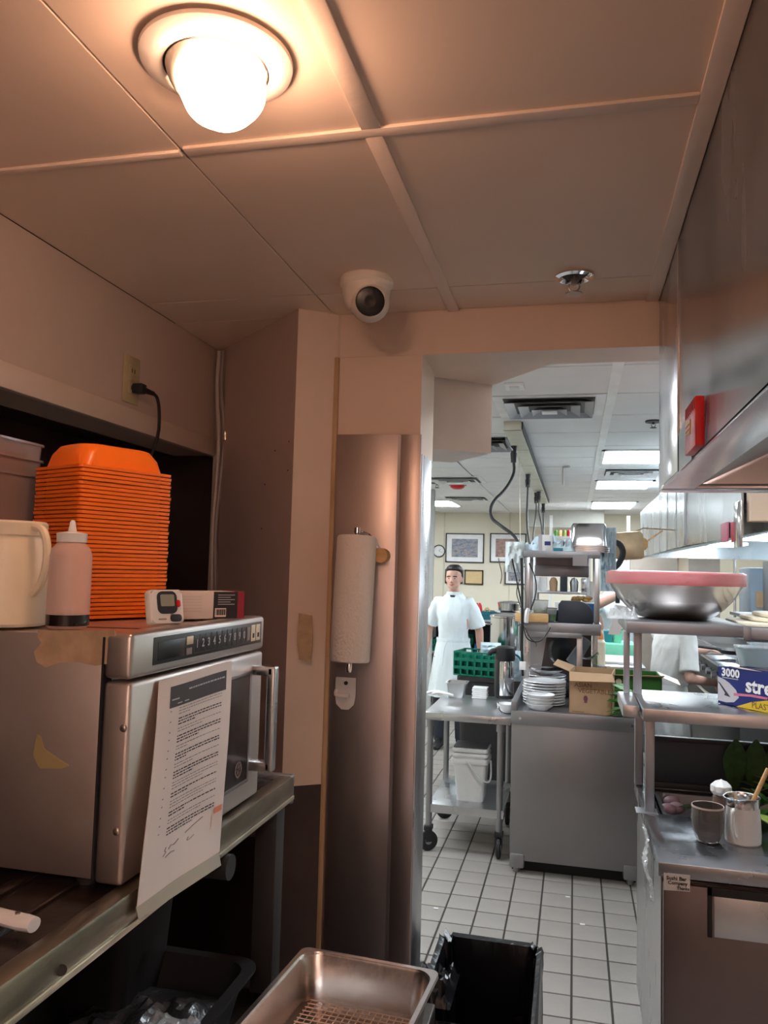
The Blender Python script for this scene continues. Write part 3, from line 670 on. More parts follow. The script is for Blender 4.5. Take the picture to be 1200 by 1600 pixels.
# paper sheet taped to the door
t = thing('checklist_sheet', 'laminated printed checklist sheet taped across the microwave door', 'paper', (MX + .004, 1.05, 1.45))
def bil(c, u, v): return (c[0].lerp(c[1], u)).lerp(c[3].lerp(c[2], u), v)
TLp, TRp, BRp, BLp = at(248, 1064, x=MX + .004), at(362, 1032, x=MX + .007), at(341, 1330, x=MX + .022), at(212, 1417, x=MX + .022)
cor = [TLp, TRp, BRp, BLp]
def PS(u, v, off=0.0):
    p = bil(cor, u, v); p.y -= .010 * math.sin(PI * v) * (1 - u) * 0; p.x += off
    p.x += .004 * math.sin(PI * v * 1.1) * (1 - v) + .0015 * math.sin(6 * u + 2 * v)
    return p
lamc = [TLp, TRp, at(345, 1352, x=MX + .022), at(216, 1437, x=MX + .022)]
b = B(); b.sheet([[PS(u / 12, v / 24) for u in range(13)] for v in range(25)], .0008); sh = sub(t, 'sheet', b, paper_m)
sv = cor; cor = [BLp, BRp, lamc[2], lamc[3]]
b = B(); b.sheet([[bil(cor, u / 8, v / 2) for u in range(9)] for v in range(3)], .0008); sub(t, 'laminate_edge', b, lam_m)
cor = sv
def patch(u0, u1, v0, v1, m_, name='print', off=.0012, kind=None, acc=None):
    n = max(2, int((u1 - u0) * 12) + 1); k = max(2, int((v1 - v0) * 20) + 1)
    G = [[PS(u0 + (u1 - u0) * i / (n - 1), v0 + (v1 - v0) * j / (k - 1), off) for i in range(n)] for j in range(k)]
    if acc is not None:
        for i in range(k - 1):
            for j in range(n - 1):
                acc.add([G[i][j], G[i][j + 1], G[i + 1][j + 1], G[i + 1][j]], [(0, 1, 2, 3)])
        return
    bb = B()
    for i in range(k - 1):
        for j in range(n - 1): bb.add([G[i][j], G[i][j + 1], G[i + 1][j + 1], G[i + 1][j]], [(0, 1, 2, 3)])
    return sub(sh, name, bb, m_, smooth=False)
patch(.13, .92, .045, .150, hdr_m, 'printed_header')
acc = B()
u = .36
while u < .88:
    q_ = random.uniform(.02, .05); patch(u, min(u + q_, .89), .075, .083, None, acc=acc, off=.0018); u += q_ + .008
for a_, c_ in ((.15, .24), (.22, .28), (.31, .37)):
    patch(a_, c_, .108 if a_ < .2 else .132, .114 if a_ < .2 else .137, None, acc=acc, off=.0018)
sub(sh, 'header_lettering', acc, greyp_m, smooth=False, kind='stuff')
acc = B(); acc2 = B(); v = .160; ln = 0
pattern = [3, 3, 2, 3, 2, 3, 2, 3, 3, 2, 3, 2, 2, 3]
for gi, n_ in enumerate(pattern):
    bold = gi % 2 == 1
    patch(.145, .16, v + .004, v + .010, None, acc=acc2)
    for li in range(n_):
        end = .86 if li < n_ - 1 else random.uniform(.4, .7); u = .25
        while u < end:
            q_ = random.uniform(.012, .05)
            patch(u, min(u + q_, end), v, v + (.0062 if bold else .0042), None, acc=acc if bold else acc2); u += q_ + .009
        v += .0138
    v += .0085
sub(sh, 'bold_text_lines', acc, ink_m, smooth=False, kind='stuff'); sub(sh, 'plain_text_lines', acc2, greyink_m, smooth=False, kind='stuff')
acc = B()
for pts in ([(.27, .815), (.25, .83), (.28, .835), (.24, .85)], [(.30, .83), (.33, .815), (.36, .825), (.42, .81)], [(.50, .80), (.60, .785), (.72, .77)], [(.55, .83), (.53, .845), (.57, .845), (.62, .835)], [(.27, .86), (.33, .85), (.38, .855)]):
    acc.tube([PS(a, c_, .0012) for a, c_ in pts], .0007, 4)
sub(sh, 'handwriting', acc, greyink_m, kind='stuff')
patch(.84, .97, .765, .86, mat('tape', (.80, .66, .60), .3), 'tape_piece', off=.0015)
patch(.86, .97, .755, .785, mat('orange red mark', (.75, .22, .12), .5), 'red_mark', off=.0022)
# --- orange tray stack
def tray_meshes():
    bb = B(); h = .046
    pr = [(.090, .072, .009, .0), (.0905, .0725, .009, .0050), (.080, .062, .016, .0056), (.077, .058, .024, h * .6), (.069, .050, .028, h * .92), (.060, .041, .026, h), (.058, .039, .026, h - .0018), (.067, .048, .026, h * .9 - .0016), (.075, .056, .022, h * .55), (.080, .062, .020, .0)]
    R_ = open_box(pr, 5)
    # pinch the long sides into flutes
    for ring, pq in zip(R_, pr):
        for k, p in enumerate(ring):
            pass
    bb.loft(R_, close=False)
    vs = list(bb.bm.verts)
    # close inner cap of the dome
    n = len(R_[0])
    bb.bm.verts.ensure_lookup_table(); bb.bm.faces.new([bb.bm.verts[5 * n + k] for k in range(n)]); bb.bm.faces.new([bb.bm.verts[6 * n + k] for k in range(n)][::-1])
    return bb
q0 = at(163, 968, z=MZ1)
SB = V(-.800, 1.235, MZ1)
first = None; NT = 37; pitch = .0068
TR = math.radians(66)
for k in range(NT):
    if first is None:
        first = tray_meshes().build('orange_tray', orange_m, None); o = first
    else:
        o = first.copy(); C.objects.link(o)
    top = k == NT - 1
    o.location = SB + V(random.uniform(-.0012, .0012), random.uniform(-.0012, .0012), k * pitch); o.rotation_euler = (0, 0, TR + random.uniform(-.012, .012))
    tag(o, 'upside-down orange plastic tray on top of the stack, its dome showing' if top else ('lowest orange tray of the stack, resting on the microwave' if k == 0 else 'thin orange tray nested within the stack on the microwave'), 'tray', 'nested orange trays on the microwave')
# --- squeeze bottle
q = at(115, 974, z=MZ1); q = V(-.685, .985, MZ1)
t = thing('squeeze_bottle', 'clear squeeze bottle with dark sauce at the bottom and white nozzle', 'bottle', q)
Rb, Hb = .0285, .118
b = B(); b.lathe([(0, 0), (Rb - .004, 0), (Rb, .004), (Rb, Hb - .018), (Rb - .003, Hb - .008), (Rb - .010, Hb), (Rb - .012, Hb + .004)], n=36); b.build('body', frost_pl, t)
b = B(); b.lathe([(0, .0025), (Rb + .0003, .004), (Rb + .0003, .019), (0, .019)], n=36); b.build('sauce', soy_m, t)
b = B(); b.lathe([(0, Hb + .002), (.020, Hb + .001), (.0205, Hb + .013), (.018, Hb + .014), (.006, Hb + .016), (.0035, Hb + .030), (.002, Hb + .032), (0, Hb + .032)], n=28); b.build('cap', white_pl, t)
# --- jug at the left edge
q = V(-.785, .985, MZ1); t = thing('plastic_jug', 'cream plastic jug with lid and handle at the left edge', 'jug', q)
b = B(); b.lathe([(0, 0), (.052, 0), (.055, .004), (.054, .09), (.047, .125), (.046, .128), (0, .128)], n=36); b.build('body', ivory_pl, t)
b = B(); b.lathe([(0, .127), (.049, .127), (.050, .144), (.047, .147), (0, .149)], n=36); b.build('lid', ivory_pl, t)
hd_ = Matrix.Rotation(math.radians(-15), 3, 'Z')
b = B(); b.tube([hd_ @ V(.045, 0, .140), hd_ @ V(.072, 0, .136), hd_ @ V(.082, 0, .10), hd_ @ V(.072, 0, .06), hd_ @ V(.053, 0, .045)], .0055, 8); b.build('handle', ivory_pl, t)
# --- clear containers behind
for k, (cx, cy, hh) in enumerate(((-1.0, 1.16, .235),)):
    t = thing('clear_container', 'smoky clear plastic container stack behind the jug', 'container', (cx, cy, MZ1))
    for j in range(3):
        b = B(); z = j * .028
        b.loft(open_box([(.070, .055, .02, z), (.085, .070, .022, z + hh), (.088, .073, .022, z + hh), (.088, .073, .022, z + hh + .004), (.083, .068, .022, z + hh + .004), (.068, .053, .02, z + .002)])); b.build('container', mat('smoky plastic', (.55, .46, .44), .2, trans=.6), t)
# --- timer
q = at(258, 968, z=MZ1); q = V(-.600, 1.105, MZ1)
t = thing('kitchen_timer', 'white digital kitchen timer with red and grey buttons', 'timer', q, math.radians(62))
mx_ = Matrix.Rotation(math.radians(-12), 4, 'X')
b = B(); b.prism(rrect(.029, .026, .006), -.008, .008, bev=.003, mx=mx_ @ Matrix.Translation((0, 0, .027)) @ Matrix.Rotation(PI / 2, 4, 'X')); b.build('case', white_pl, t)
def tm_(bb): return bb
fm = mx_ @ Matrix.Translation((0, -.0085, .027)) @ Matrix.Rotation(PI / 2, 4, 'X')
b = B(); b.prism([(p[0] + .0, p[1] + .006) for p in rrect(.017, .017, .009)], -.0005, .0010, mx=fm); b.build('display_bezel', slate_m, t)
b = B(); b.prism([(p[0] + .0, p[1] + .009) for p in rrect(.012, .009, .002)], .0008, .0016, mx=fm); b.build('display', lcd_m, t)
b = B(); b.prism([(p[0] + .013, p[1] - .018) for p in rrect(.0095, .0055, .0045)], -.0005, .003, bev=.001, mx=fm); b.build('start_button', slate_m, t)
b = B(); b.prism([(p[0] + .0185, p[1] + .004) for p in rrect(.0035, .0055, .003)], -.0005, .003, bev=.001, mx=fm); b.build('red_button', red_m, t)
b = B(); b.prism([(p[0] - .010, p[1] - .019) for p in rrect(.007, .001, .0009)], 0, .0004, mx=fm); b.build('printing', greyink_m, t)
# --- small box behind timer
q = V(-.635, 1.285, MZ1); t = thing('small_carton', 'small white and black carton with red end behind the timer', 'box', q, math.radians(52))
b = B(); b.box(-.075, .070, -.03, .03, 0, .046, bev=.001); b.build('carton', paper_m, t)
b = B(); b.box(.012, .058, -.0306, -.029, .0, .0462); b.build('black_panel', ink_m, t, smooth=False)
b = B(); b.box(.058, .0712, -.0306, .0306, 0, .0466); b.build('red_end', mat('dark red print', (.32, .03, .05), .2), t, smooth=False)
bc = B()
for k in range(12): bc.box(.017 + k * .0015, .0178 + k * .0015 + (.0004 if k % 3 else 0), -.0312, -.0306, .006, .016)
b = B(); b.box(.015, .036, -.0310, -.0304, .003, .018); b.build('barcode_patch', paper_m, t, smooth=False); bc.build('barcode', ink_m, t, smooth=False, kind='stuff')
b = B()
for k in range(5): b.box(.020, .052 - (k % 2) * .008, -.0310, -.0306, .040 - k * .004, .0412 - k * .004)
for k in range(6): b.box(-.06, -.01, -.0306, -.0302, .038 - k * .005, .0385 - k * .005)
b.build('printed_lines', greyp_m, t, smooth=False, kind='stuff')
# --- knife at lower left
q = at(20, 1440, z=1.335); t = thing('knife', 'white handled kitchen knife lying on the dark shelf at left edge', 'knife', (q.x - .012, q.y, 1.327), math.radians(172))
b = B()
prof = [(-.045, .010), (-.03, .013), (0, .0115), (.03, .0125), (.05, .014), (.06, .010)]
b.loft([[(x, h * math.cos(a), .011 + .008 * math.sin(a)) for a in [2 * PI * i / 14 for i in range(14)]] for x, h in prof]); b.build('handle', white_pl, t)
b = B(); b.cyl((-.02, 0, .0), (-.02, 0, .0205), .003, n=8); b.cyl((.02, 0, .0), (.02, 0, .0205), .003, n=8); b.build('rivet', zinc, t)
b = B(); b.prism([(.055, .013), (.20, .012), (.25, -.006), (.055, -.016)], .009, .011); b.build('blade', steel_bright, t, smooth=False)
# --- steel pan with wire grid
t = thing('steel_pan', 'deep steel hotel pan with wire rack inside, bottom centre', 'pan', (-.372, 1.325, .930), math.radians(-4))
pw, pl, ph = .1325, .163, .10
b = B(); b.loft(open_box([(pw - .022, pl - .022, .03, .0), (pw - .010, pl - .010, .035, ph - .004), (pw - .008, pl - .008, .035, ph), (pw, pl, .016, ph), (pw + .001, pl + .001, .016, ph - .006), (pw - .001, pl - .001, .016, ph - .006), (pw - .001, pl - .001, .016, ph - .002), (pw - .009, pl - .009, .036, ph - .002), (pw - .0115, pl - .0115, .035, ph - .006), (pw - .0235, pl - .0235, .03, .002)], 6), close=False)
n_ = 28; b.bm.verts.ensure_lookup_table(); b.bm.faces.new([b.bm.verts[k] for k in range(n_)]); b.bm.faces.new([b.bm.verts[9 * n_ + k] for k in range(n_)])
b.build('pan', mat('pan steel', (.66, .61, .58), .26, 1.0, .1, 10, .08, 30), t)
b = B()
for k in range(17): b.cyl((-.10 + k * .0125, -.13, .022), (-.10 + k * .0125, .13, .022), .0011, n=5)
for k in range(22): b.cyl((-.103, -.13 + k * .0124, .0235), (.103, -.13 + k * .0124, .0235), .0011, n=5)
b.build('wire_rack', mat('rack wire', (.55, .42, .34), .35, .9), t, kind='stuff')
# --- black tub with film, under the stand
t = thing('bus_tub', 'black tub with crumpled clear film under the stand', 'tub', (-.72, 1.20, .930))
b = B(); b.loft(open_box([(.13, .20, .03, .0), (.15, .23, .04, .085), (.165, .245, .04, .085), (.165, .245, .04, .090), (.145, .225, .04, .090), (.125, .195, .03, .004)]), close=False)
b.bm.verts.ensure_lookup_table(); b.bm.faces.new([b.bm.verts[5 * 24 + k] for k in range(24)]); b.build('tub', black_m, t)
def crumple(w_, l_, h_, n=22, seed=1, f=9):
    G = []
    for i in range(n):
        r_ = []
        for j in range(n):
            u, v = i / (n - 1) - .5, j / (n - 1) - .5
            d = max(0, 1 - 2.0 * max(abs(u), abs(v)) ** 1.0)
            z = h_ * (noise.noise(Vector((u * f + seed, v * f, seed))) * .6 + noise.noise(Vector((u * f * 2.7, v * f * 2.7 + seed, 3))) * .35 + .35) * min(1, d * 4)
            r_.append(V(u * w_, v * l_, max(0, z)))
        G.append(r_)
    return G
b = B(); b.sheet([[p + V(0, 0, .042) for p in r_] for r_ in crumple(.23, .38, .035, 30, 4, 5)], .0006); b.build('film', mat('dark wrapped film', (.05, .05, .055), .25, coat=.3, bump=.5), t)
b = B(); b.sheet([[p + V(.11, -.03, .082) for p in r_] for r_ in crumple(.10, .14, .03, 18, 8, 4)], .0006); b.build('loose_film', film_m, t)
# --- bin with black bag
q = V(-.235, 2.29, 0)
t = thing('waste_bin', 'slim waste bin lined with a black bag on the tiled floor', 'bin', q)
b = B(); b.loft(open_box([(.11, .20, .03, .0), (.143, .232, .03, .60), (.139, .228, .03, .60), (.107, .197, .03, .01)])); b.build('bin_body', black_m, t)
rings = []
for hw, hl, r_, z in ((.145, .234, .03, .50), (.152, .243, .035, .52), (.156, .248, .035, .58), (.156, .247, .035, .61), (.152, .242, .035, .632), (.140, .230, .03, .628), (.134, .222, .03, .58), (.128, .216, .03, .42), (.10, .18, .03, .06)):
    ring = []
    for k, p in enumerate(rrect(hw, hl, r_, 12)):
        f = noise.noise(Vector((p[0] * 70, p[1] * 70, z * 30))) * .016 + random.uniform(-.004, .004)
        ring.append((p[0] * (1 + f * 4), p[1] * (1 + f * 4), z + f * .9))
    rings.append(ring)
b = B(); b.loft(rings, close=False); b.bm.verts.ensure_lookup_table(); b.bm.faces.new(b.bm.verts[-52:]); b.build('bag_rim', bag_m, t)
rings = []
for s_, z in ((1.02, .60), (1.04, .45), (1.03, .25), (1.0, .02)):
    ring = []
    for k, p in enumerate(rrect(.149 * s_, .24 * s_, .035, 12)):
        f = .02 * math.sin(k * 1.9) + .02 * noise.noise(Vector((p[0] * 30, p[1] * 30, z * 3)))
        ring.append((p[0] * (1 + f), p[1] * (1 + f), z))
    rings.append(ring)
b = B(); b.loft(rings, close=False); b.build('bag_skirt', bag_m, t)
G = [[p + V(-.165, .04, .565) for p in r_] for r_ in crumple(.17, .20, .09, 20, 12, 6)]
b = B(); b.sheet(G, .0008); b.build('bag_knot', bag_m, t)
# ============================================================ RIGHT STATION
FX0, FX1, FY0, FY1 = .252, 1.35, 2.572, 3.53
t = thing('worktop_fridge', 'steel prep fridge with raised dark lid at lower right', 'fridge', (.8, 3.0, 0))
b = B(); b.box(FX0 + .012, FX1, FY0 + .03, FY1, .10, .845); sub(t, 'body', b, fridge_m, smooth=False)
b = B(); b.box(FX0 + .010, FX0 + .013, FY0 + .03, FY1 - .01, .10, .845); sub(t, 'side_panel', b, steel_v, smooth=False)
for x, y in ((.33, 2.68), (1.25, 2.68), (.33, 3.43), (1.25, 3.43)):
    b = B(); b.cyl((x, y, .02), (x, y, .10), .014, n=10); b.cyl((x, y, .0), (x, y, .025), .03, n=12); sub(t, 'caster', b, black_rub)
b = B(); b.box(FX0, FX1, FY0, 3.085, .858, .90, bev=.004); b.box(FX0, .30, 3.085, FY1, .858, .90, bev=.002); b.box(.30, FX1, 3.46, FY1, .858, .90, bev=.002); sub(t, 'worktop', b, worktop_m)
b = B(); b.box(FX0 + .015, .84, FY0 + .005, FY0 + .03, .12, .84, bev=.004); dr = sub(t, 'door', b, fridge_m)
q0, q1 = at(1105, 1385, y=FY0 + .004), at(1105, 1464, y=FY0 + .004); q2 = at(1116, 1400, y=FY0)
b = B(); b.box(q0.x, q0.x + .014, FY0, FY0 + .006, q1.z, q0.z, bev=.002); b.box(q0.x, q0.x + .34, FY0, FY0 + .006, q0.z - .026, q0.z, bev=.002); sub(dr, 'handle_gasket', b, black_rub)
b = B(); b.box(q2.x, q0.x + .34, FY0 + .001, FY0 + .006, q1.z + .003, q2.z + .002, bev=.001); sub(dr, 'handle_recess', b, steel_h)
b = B(); b.box(.842, .845, FY0 + .004, FY0 + .028, .12, .84); sub(t, 'door_gap', b, cavity_shade)
b = B(); b.box(.31, FX1 - .02, 3.09, 3.455, .70, .72); b.box(.30, .31, 3.09, 3.46, .70, .895); b.box(.30, FX1, 3.45, 3.46, .70, .895); sub(t, 'cold_well', b, cavity_shade, smooth=False)
z0, z1 = at(1040, 1240, y=3.46).z, at(1040, 1153, y=3.50).z
b = B(); b.box(.285, FX1, 3.462, 3.478, .90, z1, bev=.003); ld = sub(t, 'lid', b, slate_m)
b = B(); b.box(.285, FX1, 3.445, 3.462, .90, .925, bev=.003); b.box(.285, FX1, 3.450, 3.480, z1 - .004, z1 + .014, bev=.003); sub(ld, 'lid_rim', b, blackmetal)
# pans in the well
for k, (xa, xb) in enumerate(((.32, .60), (.62, .90))):
    b = B(); cx, cw = (xa + xb) / 2, (xb - xa) / 2
    b.loft(open_box([(cw - .02, .13, .02, .80), (cw - .012, .15, .02, .885), (cw, .165, .015, .885), (cw, .165, .015, .889), (cw - .014, .148, .02, .889), (cw - .022, .128, .02, .803)], c=(cx, 3.275, 0)), close=False)
    b.bm.verts.ensure_lookup_table(); b.bm.faces.new([b.bm.verts[5 * 24 + j] for j in range(24)])
    solo('well_pan', b, steel_dull, ['steel pan with onions and greens sunk in the fridge top, left', 'steel pan under the leaves sunk in the fridge top, right'][k], 'pan', (cx, 3.275, .80))
for k, (px, py) in enumerate(((1050, 1252), (1057, 1262), (1044, 1264))):
    p = at(px, py, z=.875); b = B(); b.ball(p, .026, 14, sc=(1.2, 1, .8)); b.cyl(p, p + V(.03, .0, .012), .005, .002, 6)
    solo('onion', b, onion_m, ['topmost pale purple onion in the fridge pan', 'right purple onion in the fridge pan', 'lowest left purple onion in the fridge pan'][k], 'onion', p)
def leaf(p, L_, w_, ang, tilt, curl=.3):
    d = V(math.cos(ang), math.sin(ang), 0); s_ = V(-d.y, d.x, 0); G = []
    for i in range(7):
        u = i / 6; ww = w_ * math.sin(PI * (u * .9 + .08)); r_ = []
        for j in (-1, -.5, 0, .5, 1):
            r_.append(p + d * (L_ * u) * math.cos(tilt) + V(0, 0, 1) * (L_ * u * math.sin(tilt) - curl * L_ * u * u * .5 + abs(j) * ww * .3) + s_ * (j * ww))
        G.append(r_)
    return G
for k in range(16):
    p = at(1060 + random.uniform(0, 45), 1262 + random.uniform(-6, 6), z=.885); b = B(); b.sheet(leaf(p, .10, .012, random.uniform(-.4, .5), .15), .0008)
    solo('herb_leaf', b, leaf_dark, 'dark green leaf among the herbs beside the onions', 'leaf', p, 'green herbs in the fridge pan')
for k in range(26):
    p = at(1176 + random.uniform(0, 60), 1255 + random.uniform(-20, 25), z=.90 + .05 * random.random()); b = B(); b.sheet(leaf(p, .13, .02, random.uniform(0, 6.2), random.uniform(.1, .8)), .0008)
    solo('salad_leaf', b, [leaf_dark, leaf_yel, leaf_m][k % 3], 'green leaf in the heap behind the white pitcher', 'leaf', p, 'leaf heap behind the white pitcher')
b = B()
for k in range(9):
    x = .62 + k * .075; b.sheet(leaf(V(x, 3.44, .92), .22, .045, PI * 1.5, 1.35 + .1 * random.random(), .1), .001)
    solo('banana_leaf', b, leaf_dark, 'dark broad leaf standing against the raised lid', 'leaf', (x, 3.44, .92), 'broad leaves against the raised lid'); b = B()
# note on the fridge
c4 = [at(1037, 1363, y=FY0 + .002), at(1078, 1367, y=FY0 + .002), at(1078, 1393, y=FY0 + .002), at(1037, 1390, y=FY0 + .002)]
t = thing('paper_note', 'small white handwritten note stuck on the fridge front', 'note', c4[0])
b = B(); b.slab(c4, .003, V(0, -1, 0)); sub(t, 'note', b, white_pl, smooth=False)
def wr(pts): return [c4[0].lerp(c4[1], u).lerp(c4[3].lerp(c4[2], u), v) + V(0, -.0035, 0) for u, v in pts]
U4, V4 = c4[1] - c4[0], c4[0] - c4[3]
b = text_mesh('Sushi Bar', .015, wr([(.10, .36)])[0], U4, V4, bold=.0004); q_ = text_mesh('Company', .014, wr([(.16, .62)])[0], U4, V4, bold=.0004); q3 = text_mesh('Thanks', .012, wr([(.50, .90)])[0], U4, V4, bold=.0004)
b.merge(q_.bm); b.merge(q3.bm); sub(t, 'handwriting', b, ink_m, smooth=False)
# film hanging at the corner
G = []
for i in range(30):
    u = i / 29; px = 1011 + 12 * u + 4 * math.sin(u * 9); py = 1292 + 112 * u; c_ = at(px, py, y=2.72 - .16 * min(1, u * 2)); c_.x = min(c_.x, .243)
    wd = .010 + .016 * math.sin(u * 3.0) ** 2
    G.append([c_ + V(-.004 - .012 * abs(math.sin(i * 1.7 + j)), wd * (j - 2) * .9, .004 * math.sin(j * 2 + i)) for j in range(5)])
b = B(); b.sheet(G, .0006); solo('plastic_wrap', b, film_m, 'twisted clear plastic wrap hanging from the fridge corner', 'plastic wrap', (.24, 2.65, .8))
# overshelves
t = thing('overshelf', 'two-tier steel overshelf on square posts above the prep fridge', 'shelf', (.6, 3.4, .90))
b = B(); b.box(.246, 1.35, 3.07, 3.58, 1.224, 1.270, bev=.005); sub(t, 'lower_shelf', b, steel_h)
b = B(); b.box(.178, .238, 3.11, 3.47, 1.228, 1.272, bev=.004); sub(t, 'shelf_extension', b, steel_h)
b = B(); b.box(.205, .655, 3.36, 4.00, 1.520, 1.566, bev=.005); sub(t, 'upper_shelf', b, steel_dull)
b = B(); b.box(.658, 1.35, 3.38, 4.00, 1.512, 1.558, bev=.005); sub(t, 'upper_shelf_extension', b, steel_dull)
b = B(); b.box(.640, .668, 3.352, 3.362, 1.512, 1.564, bev=.002); sub(t, 'joint_bracket', b, steel_dull)
b = B(); b.box(.257, .289, 3.085, 3.115, .90, 1.224, bev=.003); sub(t, 'post', b, steel_dull)
b = B(); b.box(.248, .282, 3.470, 3.500, .90, 1.228, bev=.003); sub(t, 'post', b, steel_dull)
b = B(); b.box(.240, .272, 3.440, 3.470, 1.268, 1.520, bev=.003); sub(t, 'post', b, steel_dull)
b = B(); b.box(.200, .224, 3.43, 3.455, 1.272, 1.520, bev=.003); sub(t, 'post', b, steel_dull)
b = B(); b.box(1.30, 1.33, 3.09, 3.12, .90, 1.224); b.box(1.30, 1.33, 3.44, 3.47, .90, 1.512); sub(t, 'right_posts', b, steel_dull)
b = B(); b.box(.225, .30, 3.06, 3.135, .9, .903); sub(t, 'foot_plate', b, steel_dull)
# bowl
q = V(.427, 3.70, 1.566)
t = thing('mixing_bowl', 'huge steel mixing bowl with red lid wrapped in plastic film', 'bowl', q)
b = B(); b.lathe([(0, 0), (.115, 0), (.15, .008), (.20, .045), (.240, .090), (.268, .135), (.276, .150), (.284, .152), (.284, .156), (.272, .155), (.236, .094), (.195, .050), (.145, .014), (0, .006)], n=72); b.build('bowl', mat('bowl steel', (.50, .46, .43), .18, 1.0, .04), t)
b = B(); b.lathe([(.278, .150), (.288, .148), (.289, .158), (.285, .196), (.278, .202), (.20, .206), (0, .207)], n=72); b.build('lid', redlid_m, t)
G = []
for i in range(60):
    a = 2 * PI * i / 59; r_ = []
    for j, (r, z) in enumerate(((.27, .206), (.290, .198), (.2925, .165), (.289, .145), (.262, .108), (.225, .070))):
        lim = .5 + .5 * noise.noise(V(math.cos(a) * 1.6, math.sin(a) * 1.6, 2))
        f = min(1, lim + .45) if j > 3 else 1
        zz = .145 + (z - .145) * f if j > 3 else z; rr = .291 + (r - .291) * f if j > 3 else r
        k_ = rr + .0025 + .003 * noise.noise(V(math.cos(a) * 9, math.sin(a) * 9, j))
        r_.append(V(k_ * math.cos(a), k_ * math.sin(a), zz))
    G.append(r_)
b = B(); b.sheet(G, .0004); b.build('film_wrap', mat('thin film', (.95, .95, .97), .1, alpha=.10, bump=.8, bscale=50), t)
G = [[p + V(-.225, -.12, .0) for p in r_] for r_ in crumple(.13, .13, .07, 16, 21, 7)]
b = B(); b.sheet(G, .0005); b.build('film_end', film_m, t)
for k, (x, y, z, w_, l_) in enumerate(((.92, 3.66, 1.559, .27, .24), (.97, 3.70, 1.576, .26, .22), (.99, 3.68, 1.593, .235, .20))):
    b = B(); b.prism([(x + p[0], y + p[1]) for p in rrect(w_, l_, .12, 8)], z, z + .015, bev=.004)
    solo('serving_board', b, cream_bd, ['lowest cream serving board right of the big bowl', 'middle cream serving board right of the big bowl', 'topmost cream serving board right of the big bowl'][k], 'board', (x, y, z), 'cream boards on the upper shelf')
# plastic film box
p0 = at(1122, 1098, z=1.272); p1 = at(1200, 1114, z=1.272); ux = (p1 - p0).normalized(); uy = V(-ux.y, ux.x, 0); Lb, Hb_, Wb = .46, at(1122, 1037, y=p0.y).z - 1.272, .16
t = thing('film_box', 'blue and yellow cardboard box of plastic film lettered 3000', 'box', p0 + V(0, 0, -.001))
def FP(u, v, o=.0006): return p0 + ux * u + V(0, 0, v) - uy * o
b = B()
b.slab([FP(0, 0, 0), FP(Lb, 0, 0), FP(Lb, Hb_, 0), FP(.10, Hb_, 0), FP(0, Hb_ * .93, 0)], .003, uy)
b.slab([FP(0, 0, 0), FP(0, Hb_ * .93, 0), FP(0, Hb_ * .9, -Wb), FP(0, 0, -Wb)], .003, ux)
b.slab([FP(0, 0, -Wb), FP(Lb, 0, -Wb), FP(Lb, Hb_ * .9, -Wb), FP(0, Hb_ * .9, -Wb)], .003, -uy)
b.slab([FP(Lb, 0, 0), FP(Lb, Hb_, 0), FP(Lb, Hb_ * .9, -Wb), FP(Lb, 0, -Wb)], .003, -ux); b.slab([FP(0, 0, 0), FP(Lb, 0, 0), FP(Lb, 0, -Wb), FP(0, 0, -Wb)], .003, V(0, 0, 1))
sub(t, 'carton', b, navy_m, smooth=False)
b = B(); b.slab([FP(.10, Hb_, 0), FP(Lb, Hb_, 0), FP(Lb, Hb_ * .93, -Wb * .9), FP(.08, Hb_ * .9, -Wb * .9)], .002, V(0, 0, -1)); sub(t, 'torn_flap', b, mat('brown flap', (.10, .05, .05), .6), smooth=False)
b = B(); b.slab([FP(.06, Hb_ * 1.0), FP(.14, Hb_ * .985), FP(.20, Hb_ * .965), FP(.12, Hb_ * .96), FP(.05, Hb_ * .975)], .002, -uy); sub(t, 'torn_edge', b, paper_m, smooth=False)
b = B(); n = 18; pts = [FP(.10 * u if u < 1 else .10, 0, .0) for u in (0,)]
pts = [FP(0, .012)] + [FP(.098 * math.sin(PI * .5 * i / n) ** 1, .012 + (.105 - .010) * (math.cos(PI * .5 * i / n)) ** 1.4 if i else .107) for i in range(n, -1, -1)]
pts = [FP(.0, .01), FP(.04, .008), FP(.075, .014), FP(.098, .034), FP(.085, .060), FP(.055, .082), FP(.03, .093), FP(.0, .100)]
b.slab(pts, .0006, -uy); sub(t, 'picture_panel', b, greyp_m, smooth=False)
b = B(); b.slab([FP(x, z, .0012) for x, z in ((.01, .078), (.05, .040), (.06, .030), (.03, .034), (.035, .042), (.0, .082))], .0005, -uy); sub(t, 'picture', b, slate_m, smooth=False)
b = B(); b.slab([FP(x, z, .0008) for x, z in ((.075, .038), (.15, .046), (.22, .046), (.225, .054), (.16, .055), (.075, .048))], .0006, -uy); sub(t, 'picture_handle', b, pink_m, smooth=False)
b = B(); b.slab([FP(x, z) for x, z in ((.085, .0), (Lb, 0), (Lb, .050), (.30, .048), (.22, .043), (.15, .026))], .0006, -uy); sub(t, 'yellow_panel', b, yellow_m, smooth=False)
sub(t, 'lettering_count', text_mesh('3000', .042, FP(.018, Hb_ * .72, .0012), ux, V(0, 0, 1), bold=.0016), white_pl, smooth=False)
b = B(); b.slab([FP(x, z) for x, z in ((.02, Hb_ * .665), (.095, Hb_ * .665), (.095, Hb_ * .685), (.02, Hb_ * .685))], .0004, -uy); sub(t, 'small_print', b, greyp_m, smooth=False)
sub(t, 'lettering_stretch', text_mesh('stretch', .072, FP(.128, Hb_ * .42, .0008), ux, V(0, 0, 1), bold=.0022), white_pl, smooth=False)
